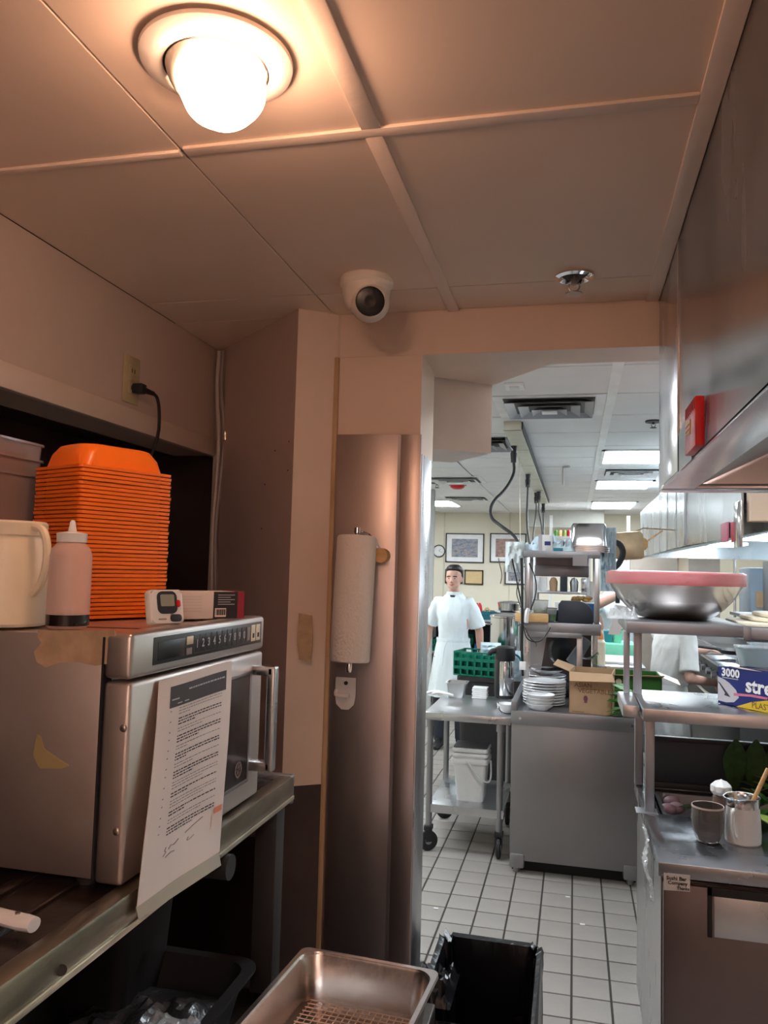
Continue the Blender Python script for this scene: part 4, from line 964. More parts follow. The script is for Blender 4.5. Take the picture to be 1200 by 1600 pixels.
sub(t, 'lettering_plastic', text_mesh('PLASTIC FILM', .030, FP(.155, .008, .0014), ux, V(0, 0, 1), bold=.0003), mat('brown lettering', (.14, .08, .01), .5), smooth=False)
# tumbler, pitcher, bottle
p = at(1106, 1314, z=.90); t = thing('glass_tumbler', 'smoky ribbed glass tumbler beside the white pitcher', 'glass', p)
b = B(); b.lathe([(0, 0), (.030, 0), (.036, .006), (.047, .035), (.052, .070), (.050, .105), (.049, .112), (.047, .112), (.048, .104), (.049, .070), (.044, .036), (.034, .010), (0, .008)], n=40, wob=.012); b.build('glass', glass_m, t)
b = B(); b.lathe([(.0505, .108), (.0495, .114), (.047, .113)], n=40); b.build('rim', frost_pl, t)
p = at(1161, 1316, z=.90); t = thing('white_pitcher', 'white milk pitcher with steel rim and wooden stick', 'pitcher', p, math.radians(38))
b = B(); b.lathe([(0, 0), (.050, 0), (.054, .005), (.055, .03), (.052, .09), (.050, .118), (.048, .118), (.048, .01), (0, .008)], n=44); b.build('body', white_pl, t)
b = B(); b.lathe([(.051, .114), (.0505, .136), (.053, .146), (.051, .146), (.0485, .136), (.0485, .114)], n=44); b.bm.verts.ensure_lookup_table()
for v_ in b.bm.verts:
    if v_.co.z > .13 and v_.co.x < -.03: v_.co.x -= .018 * ((-v_.co.x - .03) / .022) * min(1, (v_.co.z - .13) / .016)
b.build('rim', steel_bright, t)
b = B(); b.tube([(-.045, -.015, .112), (-.070, -.022, .115), (-.074, -.024, .10), (-.072, -.024, .04), (-.050, -.016, .028)], .006, 8); b.build('handle', white_pl, t)
b = B(); b.tube([(.0, .0, .02), (.025, .0, .12), (.075, -.005, .24)], .007, 8, 0); solo('wooden_stick', b, wood_m, 'wooden stick standing in the white pitcher', 'utensil').location = p
p = at(1127, 1286, z=.90); t = thing('squeeze_bottle', 'brown squeeze bottle with ruffled white cap behind the glass tumbler', 'bottle', p)
b = B(); b.lathe([(0, 0), (.026, 0), (.028, .005), (.028, .09), (.020, .10), (0, .10)], n=24); b.build('body', mat('brown translucent', (.20, .13, .11), .3), t)
b = B(); b.lathe([(0, .098), (.026, .098), (.034, .110), (.033, .128), (.018, .142), (.006, .146), (0, .15)], n=28, wob=.10); b.build('cap', white_pl, t)
# ============================================================ COOK LINE UNDER THE FAR HOODS
t = thing('far_hood', 'long bright steel hood over the cook line at right', 'hood', (1.1, 6.5, 1.94))
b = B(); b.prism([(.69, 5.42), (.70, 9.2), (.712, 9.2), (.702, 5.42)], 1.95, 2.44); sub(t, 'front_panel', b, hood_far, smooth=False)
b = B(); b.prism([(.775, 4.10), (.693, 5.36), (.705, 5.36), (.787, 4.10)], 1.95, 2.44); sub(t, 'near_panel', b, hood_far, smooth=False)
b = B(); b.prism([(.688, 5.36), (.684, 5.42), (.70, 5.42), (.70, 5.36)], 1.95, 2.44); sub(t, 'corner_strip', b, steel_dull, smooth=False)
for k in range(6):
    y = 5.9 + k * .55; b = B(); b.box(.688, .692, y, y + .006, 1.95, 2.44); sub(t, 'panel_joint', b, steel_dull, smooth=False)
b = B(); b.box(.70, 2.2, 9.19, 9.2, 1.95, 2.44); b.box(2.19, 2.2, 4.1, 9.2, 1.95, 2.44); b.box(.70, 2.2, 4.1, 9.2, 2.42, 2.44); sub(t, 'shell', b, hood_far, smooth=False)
b = B(); b.slab([(.80, 4.12, 1.96), (.72, 9.18, 1.96), (1.7, 9.18, 2.16), (1.7, 4.12, 2.16)], .006); b.box(1.7, 2.19, 4.12, 9.18, 2.15, 2.16); sub(t, 'filter_bank', b, mat('cyan-lit filter steel', (.42, .60, .64), .3, .9), smooth=False)  # cyan cast of the light under the hood put into the filter colour
for k in range(3):
    b = B(); y = 4.9 + 1.5 * k; b.box(1.30, 1.55, y, y + .6, 2.055, 2.075); sub(t, 'hood_lamp', b, panel_m, smooth=False)
q = at(1130, 832, x=.735)
for k, (px, m_, h_) in enumerate(((1127, pink_m, .06), (1146, red_m, .085))):
    c_ = at(px, 832 - k * 2, x=.735 + .02 * k)
    xx = .78 - (c_.y - 4.10) * .0645 - .004
    b = B(); b.box(xx - .01, xx, c_.y - .09, c_.y + .09, c_.z - .05, c_.z + .05, bev=.002)
    solo('hood_sticker', b, m_, ['pale red sticker on the far hood', 'red sticker on the far hood beside the white plate'][k], 'sticker', (xx, c_.y, c_.z))
c_ = at(1152, 823, x=.76); b = B(); b.box(.758, .766, c_.y - .10, c_.y + .08, c_.z - .10, c_.z + .12, bev=.002); solo('white_plate', b, steel_bright, 'white plate beside the red sticker on the far hood', 'plate', (.762, c_.y, c_.z))
b = B(); q = at(1170, 815, y=4.0); b.box(q.x, q.x + .9, 3.95, 4.05, q.z, q.z + .42, bev=.004); b.box(q.x + .3, q.x + .34, 3.98, 4.02, q.z + .42, 2.727); solo('wall_cabinet', b, mat('beige cabinet', (.62, .50, .38), .5), 'beige cabinet end beside the far hood at right edge', 'cabinet', (q.x, 4, q.z))
# range
t = thing('cooking_range', 'black and steel cooking range behind the cook', 'range', (1.5, 7.0, 0))
b = B(); b.box(1.08, 1.9, 5.42, 8.8, .12, 1.12, bev=.01); sub(t, 'body', b, blackmetal)
b = B(); b.box(.98, 1.20, 5.40, 8.8, 1.13, 1.155, bev=.004); sub(t, 'front_shelf', b, worktop_m)
b = B(); b.box(1.2, 1.9, 5.42, 8.8, 1.12, 1.15); sub(t, 'cooktop', b, black_m)
b = B(); b.box(1.02, 1.08, 5.42, 8.8, .94, 1.13, bev=.004); sub(t, 'control_rail', b, blackmetal)
for k in range(13):
    b = B(); y = 5.6 + k * .24; b.cyl((1.02, y, 1.04), (.985, y, 1.04), .028, .024, 12); sub(t, 'knob', b, steel_dull)
for y in (5.5, 6.6, 7.7):
    b = B(); b.tube([(1.09, y, .84), (1.03, y + .02, .84), (1.03, y + .9, .84), (1.09, y + .92, .84)], .014, 8, 1); sub(t, 'oven_handle', b, steel_bright)
for x in (1.15, 1.82):
    for y in (5.5, 8.7):
        b = B(); b.cyl((x, y, 0), (x, y, .12), .03, n=10); sub(t, 'foot', b, steel_dull)
b = B(); b.box(1.95, 2.0, 5.0, 9.2, .0, 1.93); solo('steel_backsplash', b, steel_dull, 'dull steel backsplash behind the cooking range', 'wall panel', (1.97, 7, 0))
t = thing('range_shelf', 'steel rack with dark pans above the cooking range', 'shelf', (1.7, 6.5, .95))
b = B(); b.box(1.55, 1.93, 4.4, 8.8, 1.38, 1.41); sub(t, 'shelf', b, steel_dull)
for y in (4.45, 6.6, 8.7):
    b = B(); b.cyl((1.58, y, 1.15 if y > 5.3 else 0), (1.58, y, 1.94), .014, n=8); sub(t, 'post', b, steel_bright)
for k, (y, r, h) in enumerate(((4.7, .13, .12), (5.1, .16, .08), (5.5, .12, .16), (5.9, .15, .10), (6.4, .14, .12), (6.9, .15, .1))):
    b = B(); b.lathe([(0, 0), (r * .8, 0), (r, h), (r * .97, h), (r * .77, .006), (0, .006)], n=24); o = solo('stock_pan', b, blackmetal, 'dark pan on the rack above the cooking range', 'pan', None, 'dark pans on the range rack'); o.location = (1.72, y, 1.41)
t = thing('grey_oven', 'grey upright oven cabinet at the right edge behind the boards', 'oven', (2.1, 9.6, 0))
q = at(1172, 887, y=9.3); b = B(); b.box(q.x, q.x + .9, 9.3, 9.9, .0, q.z, bev=.01); sub(t, 'body', b, mat('slate oven', (.18, .22, .27), .5, .3))
q2 = at(1181, 949, y=9.3); b = B(); b.box(q2.x, q2.x + .5, 9.285, 9.3, q2.z, q2.z + .17); sub(t, 'paper_card', b, card_m, label='brown card on the oven front')
q = at(1184, 888, y=4.9); 
# food containers and pans on the range
for k, (px, py, w_, h_) in enumerate(((1183, 1040, .11, .10), (1188, 1018, .12, .07), (1200, 1035, .10, .10))):
    p = at(px, py, y=5.0 + .13 * k); zb = at(1183, 1040, y=5.0).z
    t = thing('food_tub', ['clear food tub nearest the film box', 'clear food tub behind the nearest one on the range', 'clear food tub at the right edge'][k], 'container', (p.x, p.y, zb))
    b = B(); b.loft(open_box([(w_ * .8, w_ * .7, .02, 0), (w_, w_ * .9, .02, h_), (w_ * .96, w_ * .86, .02, h_), (w_ * .78, w_ * .68, .02, .004)]), close=False); b.bm.verts.ensure_lookup_table(); b.bm.faces.new([b.bm.verts[j] for j in range(24)]); b.build('tub', mat('bluish clear plastic', (.55, .66, .72), .15, trans=.4), t)
    b = B(); b.prism(rrect(w_ + .004, w_ * .9 + .004, .02), h_, h_ + .008); b.build('lid', clear_pl, t)
zc = at(1183, 1040, y=5.0).z
t = thing('side_counter', 'steel side counter behind the film box', 'counter', (1.5, 4.9, 0))
b = B(); b.box(1.0, 1.9, 4.5, 5.36, 0, zc - .03); sub(t, 'body', b, blackmetal); b = B(); b.box(.98, 1.92, 4.48, 5.38, zc - .03, zc - .001, bev=.004); sub(t, 'top', b, steel_dull)
# ============================================================ CENTRE COUNTER
CX0, CX1, CY0, CY1, CZ = -.352, .36, 4.83, 5.95, .932
t = thing('steel_counter', 'steel cabinet counter with plain end panel facing the doorway', 'counter', (0, 5.3, 0))
b = B(); b.box(CX0, CX1, CY0 + .02, CY1, .075, .86); sub(t, 'body', b, steel_cab, smooth=False)
b = B(); b.box(CX0, CX1, CY0 + .012, CY0 + .02, .075, .86, bev=.001); sub(t, 'end_panel', b, steel_cab)
b = B(); b.box(CX0 - .004, CX1, CY0, CY0 + .02, .858, CZ + .004, bev=.003); sub(t, 'front_band', b, steel_dull)
b = B(); b.box(CX0, CX1, CY0 + .02, CY1, .86, CZ, bev=.002); sub(t, 'worktop', b, steel_dull)
b = B(); b.prism([(CX0 - .004, CY0), (CX0 + .030, CY0), (CX0 + .030, CY1), (CX0 - .004, CY1)], CZ, CZ + .055, bev=.003); sub(t, 'side_curb', b, steel_dull)
for x in (CX0 + .05, CX1 - .03):
    b = B(); b.cyl((x, CY0 - .001, .892), (x, CY0 + .003, .892), .008, n=10); sub(t, 'screw', b, chrome)
b = B(); b.box(CX0 + .01, CX1, CY0 + .08, CY1, 0, .075); sub(t, 'kick_base', b, cavity_shade, smooth=False)
for x in (CX0, CX1 - .075):
    b = B(); b.box(x, x + .085, CY0 + .004, CY0 + .10, .03, .115, bev=.012); b.cyl((x + .04, CY0 + .05, .0), (x + .04, CY0 + .05, .03), .02, n=10); sub(t, 'foot_bracket', b, steel_dull)
# plates
def plate(name, label, p, r, h, m_, group, scx=1.0):
    b = B(); b.lathe([(0, 0), (r * .62, 0), (r * .66, .003), (r, h), (r * .985, h + .003), (r * .64, .006), (0, .005)], n=40)
    o = solo(name, b, m_, label, name.replace('_', ' ').split()[-1], None, group); o.location = p; return o
pc = V(at(850, 1090, y=5.15).x, 5.15, CZ)
o = plate('dinner_plate', 'lowest large white plate of the stack on the steel counter', pc, .132, .014, white_cer, 'large white plates on the steel counter')
for k in range(1, 9):
    c_ = o.copy(); C.objects.link(c_); c_.location = pc + V(random.uniform(-.003, .003), random.uniform(-.003, .003), .0165 * k)
    c_['label'] = 'topmost large white plate of the front stack on the counter' if k == 8 else 'large white plate inside the stack on the steel counter'
pc2 = pc + V(.0, .31, 0)
for k in range(9):
    c_ = o.copy(); C.objects.link(c_); c_.location = pc2 + V(0, 0, .0165 * k); c_['label'] = 'large white plate in the rear stack behind the front one'; c_['group'] = 'large white plates in the rear stack'
b = B(); b.lathe([(0, 0), (.06, 0), (.115, .030), (.122, .034), (.115, .036), (.056, .006), (0, .006)], n=40); o = solo('steel_bowl', b, steel_bright, 'shallow shiny steel bowl on the rear plate stack', 'bowl'); o.location = pc2 + V(0, 0, .0165 * 8 + .018)
pb_ = V(at(843, 1100, y=4.945).x, 4.95, CZ)
b = B(); b.lathe([(0, 0), (.050, 0), (.052, .003), (.078, .022), (.086, .036), (.084, .037), (.074, .024), (.046, .007), (0, .006)], n=40)
o = solo('white_bowl', b, white_cer, 'lowest white bowl in the small front stack', 'bowl', None, 'small white bowls on the steel counter'); o.location = pb_
for k in range(1, 4):
    c_ = o.copy(); C.objects.link(c_); c_.location = pb_ + V(.002 * k, 0, .0185 * k); c_['label'] = ['', 'second lowest white bowl in the small front stack', 'third white bowl up in the small front stack', 'topmost white bowl in the small front stack'][k]
# cardboard box of vegetables
p0 = at(890, 1108, z=CZ + .001); bw, bh, bd = .245, .24, .30
p0.y = 4.90; p0.x = at(889, 1100, y=4.90).x
t = thing('vegetable_carton', 'open brown cardboard vegetable carton on the steel counter', 'box', (p0.x, 4.90, CZ), math.radians(-6))
b = B(); b.box(0, bw, 0, .005, 0, bh); b.box(0, .005, 0, bd, 0, bh); b.box(0, bw, bd - .005, bd, 0, bh); b.box(bw - .005, bw, 0, bd, 0, bh); b.box(0, bw, 0, bd, 0, .005); b.build('carton', card_m, t, smooth=False)
b = B(); b.slab([(0, 0, bh), (bw, 0, bh), (bw + .02, -.07, bh - .035), (.01, -.07, bh - .045)], .004); b.build('front_flap', card_m, t, smooth=False)
b = B(); b.slab([(0, 0, bh), (0, bd, bh), (-.10, bd * .8, bh + .04), (-.10, .04, bh + .03)], .004); b.build('side_flap', card_m, t, smooth=False)
for s_, z_, x_ in (('ASIAN', .155, .030), ('VEGETABLES', .122, .052)):
    text_mesh(s_, .036, (x_, -.0008, z_), (1, 0, 0), (0, 0, 1), bold=.0006).build('lettering', card_print, t, smooth=False)
b = B(); b.lathe([(0, 0), (.012, 0), (.012, .001)], n=14, mx=Matrix.Rotation(PI / 2, 4, 'X'), c=(.095, -.001, .09), sy=1.5); b.box(.088, .102, -.0014, -.0006, .065, .075); b.build('round_mark', mat('plum print', (.16, .04, .08), .5), t)
b = B(); b.box(.02, .09, -.001, -.0004, .010, .013); b.build('small_print', card_print, t, smooth=False)
# green lined carton right behind
t = thing('green_lined_carton', 'open carton with green lining behind the shelf posts', 'box', (.22, 5.12, CZ))
b = B(); b.box(-.06, .30, 0, .006, .0, .21); b.box(-.06, -.054, 0, .3, 0, .21); b.box(.294, .30, 0, .3, 0, .21); b.box(-.06, .30, .294, .30, 0, .21); b.build('carton', mat('green print', (.035, .16, .02), .5), t, smooth=False)
b = B(); b.slab([(-.06, 0, .21), (.30, 0, .21), (.31, -.05, .225), (-.05, -.05, .215)], .004); b.build('front_flap', card_m, t, smooth=False)
b = B(); b.slab([(.30, 0, .21), (.30, .3, .21), (.42, .26, .17), (.41, .03, .165)], .004); b.build('side_flap', cream_bd, t, smooth=False)
b = B(); b.cyl((.05, -.002, .17), (.05, .0, .17), .018, n=14); b.build('hand_hole', cream_bd, t)
# big leaves spilling out in front
for k, (px, py, L_, w_, a, ti) in enumerate(((995, 1092, .20, .06, 2.9, .15), (995, 1108, .17, .05, 3.3, .0), (985, 1085, .16, .06, 2.4, .4), (1000, 1090, .16, .06, 3.1, .4), (990, 1115, .16, .045, 3.05, -.05), (1000, 1117, .13, .05, 2.8, .05), (975, 1100, .11, .045, 3.5, .3), (998, 1100, .17, .06, 3.5, .2))):
    p = at(px, py, y=4.865); p.z = max(p.z, CZ + .008); b = B(); G = leaf(p, L_, w_, a, ti)
    for i_, r_ in enumerate(G):
        if i_ % 2: r_[0] = r_[0].lerp(r_[2], .4); r_[4] = r_[4].lerp(r_[2], .4)
    b.sheet(G, .001); solo('lobed_leaf', b, leaf_m, 'bright green lobed leaf spilling over the carton', 'leaf', p, 'green leaves at the vegetable carton')
# shelf unit over the counter
shelfunit = t = thing('counter_overshelf', 'two-tier steel overshelf crowded with gear on the centre counter', 'shelf', (-.08, 5.5, CZ))
b = B(); b.box(-.325, .162, 5.28, 5.75, 1.868, 1.893, bev=.003); b.box(-.325, .162, 5.278, 5.30, 1.850, 1.893, bev=.002); sub(t, 'top_shelf', b, steel_dull)
b = B(); b.box(-.32, .17, 5.26, 5.75, 1.405, 1.434, bev=.003); b.box(-.30, .168, 5.258, 5.30, 1.362, 1.434, bev=.003); b.box(-.29, .05, 5.256, 5.262, 1.34, 1.372, bev=.001); sub(t, 'lower_shelf', b, steel_dull)
for x in (-.315, .125):
    for y in (5.30, 5.72):
        b = B(); b.box(x, x + .034, y - .015, y + .015, 1.434, 1.868, bev=.002); sub(t, 'upper_post', b, steel_h)
for x, y in ((-.315, 5.30), (.020, 5.30), (-.315, 5.72), (.125, 5.72)):
    b = B(); b.box(x, x + .036, y - .015, y + .015, CZ, 1.405, bev=.002); sub(t, 'lower_post', b, steel_h)
b = B(); b.slab([(-.28, 5.44, CZ), (-.28, 5.44, 1.36), (-.17, 5.44, 1.36), (-.235, 5.44, CZ)], .004, V(0, 1, 0)); sub(t, 'side_plate', b, steel_cab, smooth=False)
b = B(); b.box(-.27, .12, 5.74, 5.75, CZ, 1.36); sub(t, 'back_plate', b, mat('dark brown plate', (.05, .035, .035), .4), smooth=False)
# slicer-like machine parts under the shelf
t = thing('food_slicer', 'dark slicer with slanted steel plate under the counter overshelf', 'slicer', (.02, 5.58, CZ))
b = B(); b.box(-.13, .11, -.10, .10, 0, .10, bev=.02); b.build('base', slate_m, t)
b = B(); b.slab([(-.06, -.08, .24), (.05, -.08, .40), (.10, .02, .36), (.0, .02, .18)], .012); b.build('slanted_plate', steel_dull, t)
b = B(); b.cyl((-.12, 0, .30), (-.10, -.02, .30), .09, n=28); b.build('blade_disc', blackmetal, t)
b = B(); b.tube([(.02, -.10, .27), (.08, -.12, .26), (.14, -.10, .30)], .008, 6); b.build('lever', steel_bright, t)
# lower shelf contents
def on5(px, py, y): return at(px, py, y=y)
q = on5(805, 971, 5.24); q2 = on5(857, 959, 5.24); b = B(); b.box(q.x, q2.x, 5.22, 5.262, 1.4355, 1.4355 + q2.z - q.z - .004, bev=.002); solo('wooden_block', b, wood_m, 'long pale wooden block on the front of the lower shelf', 'block', (q.x, 5.24, 1.4355))
b = B(); b.tube([(q.x + .068, 5.216, 1.43), (q.x + .075, 5.215, 1.50), (q.x + .082, 5.23, 1.51)], .016, 8); solo('tape_knot', b, white_pl, 'white tape knotted around the wooden block and post', 'tape', (q.x + .07, 5.22, 1.45))
def tub(px, py, y, r, h, m_, label, cont=None, z=1.4345, name='plastic_tub'):
    x = on5(px, py, y).x; t = thing(name, label, 'container', (x, y, z))
    b = B(); b.lathe([(0, 0), (r * .72, 0), (r, h), (r * 1.05, h), (r * 1.05, h + .004), (r * .95, h), (r * .68, .004), (0, .004)], n=28); b.build('tub', m_, t)
    if cont: b = B(); b.lathe([(0, .005), (r * .70, .006), (r * .85, h * .55), (0, h * .6)], n=20); b.build('contents', cont, t)
tub(844, 955, 5.34, .052, .135, clear_pl, 'tall clear tub behind the wooden block', mat('pale contents', (.5, .5, .42), .6))
tub(861, 962, 5.36, .038, .085, clear_pl, 'short tub of green herbs right of the clear tub', leaf_m)
tub(822, 964, 5.40, .045, .07, clear_pl, 'low clear tub left on the lower shelf')
b = B(); q = on5(872, 973, 5.32); q2 = on5(927, 940, 5.32); pts = [(q.x, 0), (q2.x, 0)] + [(q2.x - .10 + .10 * math.cos(a), .05 + (q2.z - 1.4345 - .05) * math.sin(a)) for a in [PI / 2 * k / 8 for k in range(9)]] + [(q.x + .02, q2.z - 1.4345), (q.x, q2.z - 1.46)]
b.prism(pts, -5.36, -5.30, bev=.003, mx=Matrix.Rotation(PI / 2, 4, 'X') @ Matrix.Translation((0, 0, 0))); bmesh.ops.translate(b.bm, vec=(0, 0, 1.4345), verts=b.bm.verts[:]); solo('dark_guard', b, slate_m, 'dark blue-grey rounded guard panel on the lower shelf', 'panel', (q.x, 5.33, 1.4345))
q = on5(908, 941, 5.50); t = thing('food_box', 'white and blue box topped with brown fried food', 'box', (q.x, 5.50, 1.4345))
b = B(); b.box(-.06, .09, -.06, .06, 0, q.z - 1.4345, bev=.003); b.build('box', white_pl, t); b = B(); b.box(.02, .0905, -.061, -.058, 0, q.z - 1.44); b.build('blue_panel', blue_m, t)
for k in range(22):
    b = B(); b.ball((random.uniform(-.05, .06), random.uniform(-.04, .04), q.z - 1.4345 + .012 + random.uniform(0, .02)), .014, 7, sc=(1.3, .8, .8)); o = solo('fried_piece', b, food_m, 'small brown fried piece in the heap on the white and blue box', 'food', None, 'fried pieces on the box'); o.location = (q.x, 5.50, 1.4345)
b = B(); q = on5(879, 940, 5.6); b.loft(open_box([(.05, .04, .01, 0), (.055, .045, .01, .12)], c=(q.x, 5.62, 1.435))); solo('white_tub', b, white_pl, 'white tub behind the dark guard panel', 'container', (q.x, 5.62, 1.435))
b = B(); q = on5(866, 940, 5.45); b.lathe([(0, 0), (.045, 0), (.05, .06), (.04, .07), (0, .075)], c=(q.x, 5.46, 1.435), n=20); solo('black_cup', b, black_m, 'black lidded cup beside the herb tub', 'container', (q.x, 5.46, 1.435))
b = B(); q = on5(925, 925, 5.65); b.box(q.x - .02, q.x + .02, 5.62, 5.66, 1.4345, 1.70, bev=.004); solo('white_bottle', b, white_pl, 'tall narrow white carton beside the right shelf post', 'carton', (q.x, 5.64, 1.4345))
# hanging rail / drawer below top shelf
b = B(); q = on5(836, 900, 5.52); q2 = on5(920, 885, 5.52); b.box(q.x, q2.x, 5.50, 5.70, q.z, q2.z, bev=.003); b.box(q.x, q2.x, 5.60, 5.62, q2.z, 1.868); sub(shelfunit, 'drawer_box', b, mat('scratched dark steel', (.22, .20, .21), .4, .8))
b = B(); q = on5(895, 884, 5.26); q2 = on5(918, 876, 5.26); b.box(q.x, q2.x, 5.262, 5.276, q.z, 1.8675); solo('name_plate', b, steel_cab, 'small grey plate hanging under the top shelf edge', 'plate', (q.x, 5.27, q.z))
# top shelf contents
ZT = 1.8935
pr = [(.095, .075, .02, 0), (.095, .075, .02, .004), (.088, .068, .028, .006), (.082, .062, .03, .10), (.074, .054, .03, .118), (.0, .0, .0, .118)]
xq = on5(920, 850, 5.45).x
for k in range(4):
    b = B(); s_ = 1.42; R_ = open_box([(a * s_, c_ * s_, r * s_, z * (1.32 if k == 3 else 1.32)) for a, c_, r, z in pr[:5]], 5)
    b.loft(R_, close=False); b.bm.verts.ensure_lookup_table(); b.bm.faces.new([b.bm.verts[4 * 24 + j] for j in range(24)])
    o = solo('hotel_pan', b, steel_bright, ['lowest upside-down steel pan on the top shelf', 'second upside-down steel pan on the top shelf', 'third upside-down steel pan on the top shelf', 'topmost upside-down steel pan on the top shelf'][k], 'pan', None, 'upside-down steel pans on the top shelf'); o.location = (xq, 5.50, ZT + .012 * k)
def carton(name, x0, x1, y, yd, z, h, m_, label, band=None):
    t = thing(name, label, 'box', ((x0 + x1) / 2, y, z)); w_ = (x1 - x0) / 2
    b = B(); b.box(-w_, w_, 0, yd, 0, h, bev=.001); b.build('carton', m_, t)
    b = B(); b.box(-w_ * .9, -w_ * .1, .0, yd, h, h + .001); b.build('lid_flap', white_pl, t)
    if band: b = B(); b.box(-w_ * .1, w_ * .75, -.0012, 0, h * .35, h * .60); b.build('printed_band', band, t, smooth=False); b = B(); b.box(-w_ * .99, -w_ * .45, -.001, 0, .0, h); b.build('side_tint', greyp_m, t, smooth=False)
    return t
x0, x1 = on5(841, 850, 5.32).x, on5(863, 850, 5.32).x
carton('glove_box', x0, x1, 5.32, .12, ZT, .105, white_pl, 'white glove box with blue printed band on the top shelf', navy_m)
for k, (px, w_, h_, y, m_, lb) in enumerate(((832, .12, .075, 5.40, bagblue_m, 'crumpled white bag left of the glove box'), (875, .19, .12, 5.40, bagblue_m, 'crumpled pale blue bag between glove box and steel pans'), (858, .30, .15, 5.56, bagblue_m, 'large crumpled white bag behind the glove box'))):
    x = on5(px, 855, y).x; b = B(); b.sheet([[p + V(x, y, ZT + .002) for p in r_] for r_ in crumple(w_, .16, h_, 16, 30 + k, 5)], .001)
    solo('plastic_bag', b, m_, lb, 'bag', (x, y, ZT))
b = B(); x = on5(872, 862, 5.33).x; b.box(x - .03, x + .03, 5.32, 5.345, ZT, ZT + .022, bev=.002); solo('teal_box', b, teal_m, 'small dark teal box before the blue bag', 'box', (x, 5.33, ZT))
# bags hanging right of the shelf
q = on5(950, 860, 5.5); G = [[V(q.x + p.x, 5.45 + p.z, q.z + p.y - .06) for p in r_] for r_ in crumple(.10, .42, .09, 16, 44, 6)]
b = B(); b.sheet(G, .001); b.tube([(q.x, 5.47, q.z + .10), (.16, 5.6, 1.90)], .003, 5, 0); solo('hanging_bag', b, bagblue_m, 'pale blue plastic bag hanging beside the steel pans', 'bag', (q.x, 5.45, q.z))
# junction box & film at the left end
q = on5(812, 866, 5.34); t = thing('junction_box', 'grey electrical box wrapped in film at the shelf end', 'electrical box', (q.x, 5.34, q.z))
b = B(); b.box(-.035, .035, -.03, .03, -.055, .075, bev=.006); b.build('box', mat('grey box', (.50, .52, .50), .4), t); b = B(); b.box(-.018, .018, -.034, -.028, -.02, .05, bev=.002); b.build('face_plate', ivory_pl, t)
b = B(); b.sheet([[V(-.03 + p.x, -.05 - p.z * .5, p.y - .02) for p in r_] for r_ in crumple(.12, .20, .05, 14, 51, 6)], .0006); b.build('film', mat('cloudy film', (.72, .80, .82), .2, alpha=.75, bump=.5), t)
b = B(); b.box(-.002, .05, .03, .05, -.03, .028); b.build('bracket', steel_dull, t)
# second shelf unit behind
t = thing('rear_overshelf', 'second steel rack seen through the centre overshelf', 'shelf', (-.1, 7.0, 0))
for z in (1.86, 1.60, 1.36, .95):
    b = B(); b.box(-.33, .12, 6.75, 7.2, z - .02, z, bev=.003); sub(t, 'shelf', b, steel_h)
for x in (-.33, .10):
    for y in (6.76, 7.18):
        b = B(); b.box(x, x + .03, y - .015, y + .015, 0, 1.98, bev=.002); sub(t, 'post', b, steel_h)
for k in range(14):
    lv = [1.36, 1.60, .95][k % 3]; x = -.28 + .028 * k; b = B()
    if k % 2: b.box(x - .03, x + .03, 6.80, 6.95, lv, lv + random.uniform(.05, .16), bev=.004)
    else: b.lathe([(0, 0), (.03, 0), (.035, .08), (.02, .11), (0, .12)], c=(x, 6.84, lv), n=14)
    solo('stored_item', b, [steel_dull, white_pl, slate_m, steel_bright, card_m][k % 5], 'small kitchen container stored on the rack seen through the overshelf', 'container', (x, 6.85, lv), 'containers on the rear rack')
# ============================================================ MOBILE TABLE
t = thing('mobile_table', 'steel work table on casters left of the steel cabinet', 'table', (-.64, 5.4, 0))
b = B(); b.box(-.905, -.368, 5.0, 5.80, .815, .86, bev=.004); sub(t, 'table_top', b, steel_h)
b = B(); b.box(-.88, -.41, 5.06, 5.76, .262, .285, bev=.002); b.box(-.88, -.41, 5.055, 5.065, .235, .285); sub(t, 'lower_shelf', b, steel_h)
for x in (-.875, -.435):
    for y in (5.07, 5.74):
        b = B(); b.cyl((x, y, .15), (x, y, .82), .020, n=16); b.cyl((x, y, .76), (x, y, .815), .026, n=16); sub(t, 'leg', b, steel_dull)
        cs = sub(t, 'caster', B().box(x - .026, x + .026, y - .03, y + .03, .125, .155, bev=.004), blackmetal)
        rz = .5 if x < -.6 else PI / 2
        m_ = Matrix.Translation((x, y - .01, .062)) @ Matrix.Rotation(rz, 4, 'Z')
        b = B(); b.lathe([(.0, -.014), (.050, -.014), (.061, -.010), (.061, .010), (.050, .014), (0, .014)], n=24, mx=m_.to_3x3().to_4x4() @ Matrix.Rotation(PI / 2, 4, 'X'), c=(x, y - .01, .062)); w1 = sub(cs, 'wheel', b, black_rub)
        b = B(); b.lathe([(.0, -.018), (.022, -.018), (.022, .018), (0, .018)], n=16, mx=m_.to_3x3().to_4x4() @ Matrix.Rotation(PI / 2, 4, 'X'), c=(x, y - .01, .062)); sub(cs, 'hub', b, steel_dull)
        b = B(); b.box(-.02, .02, -.022, -.017, -.005, .07, mx=m_); b.box(-.02, .02, .017, .022, -.005, .07, mx=m_); sub(cs, 'fork', b, blackmetal)
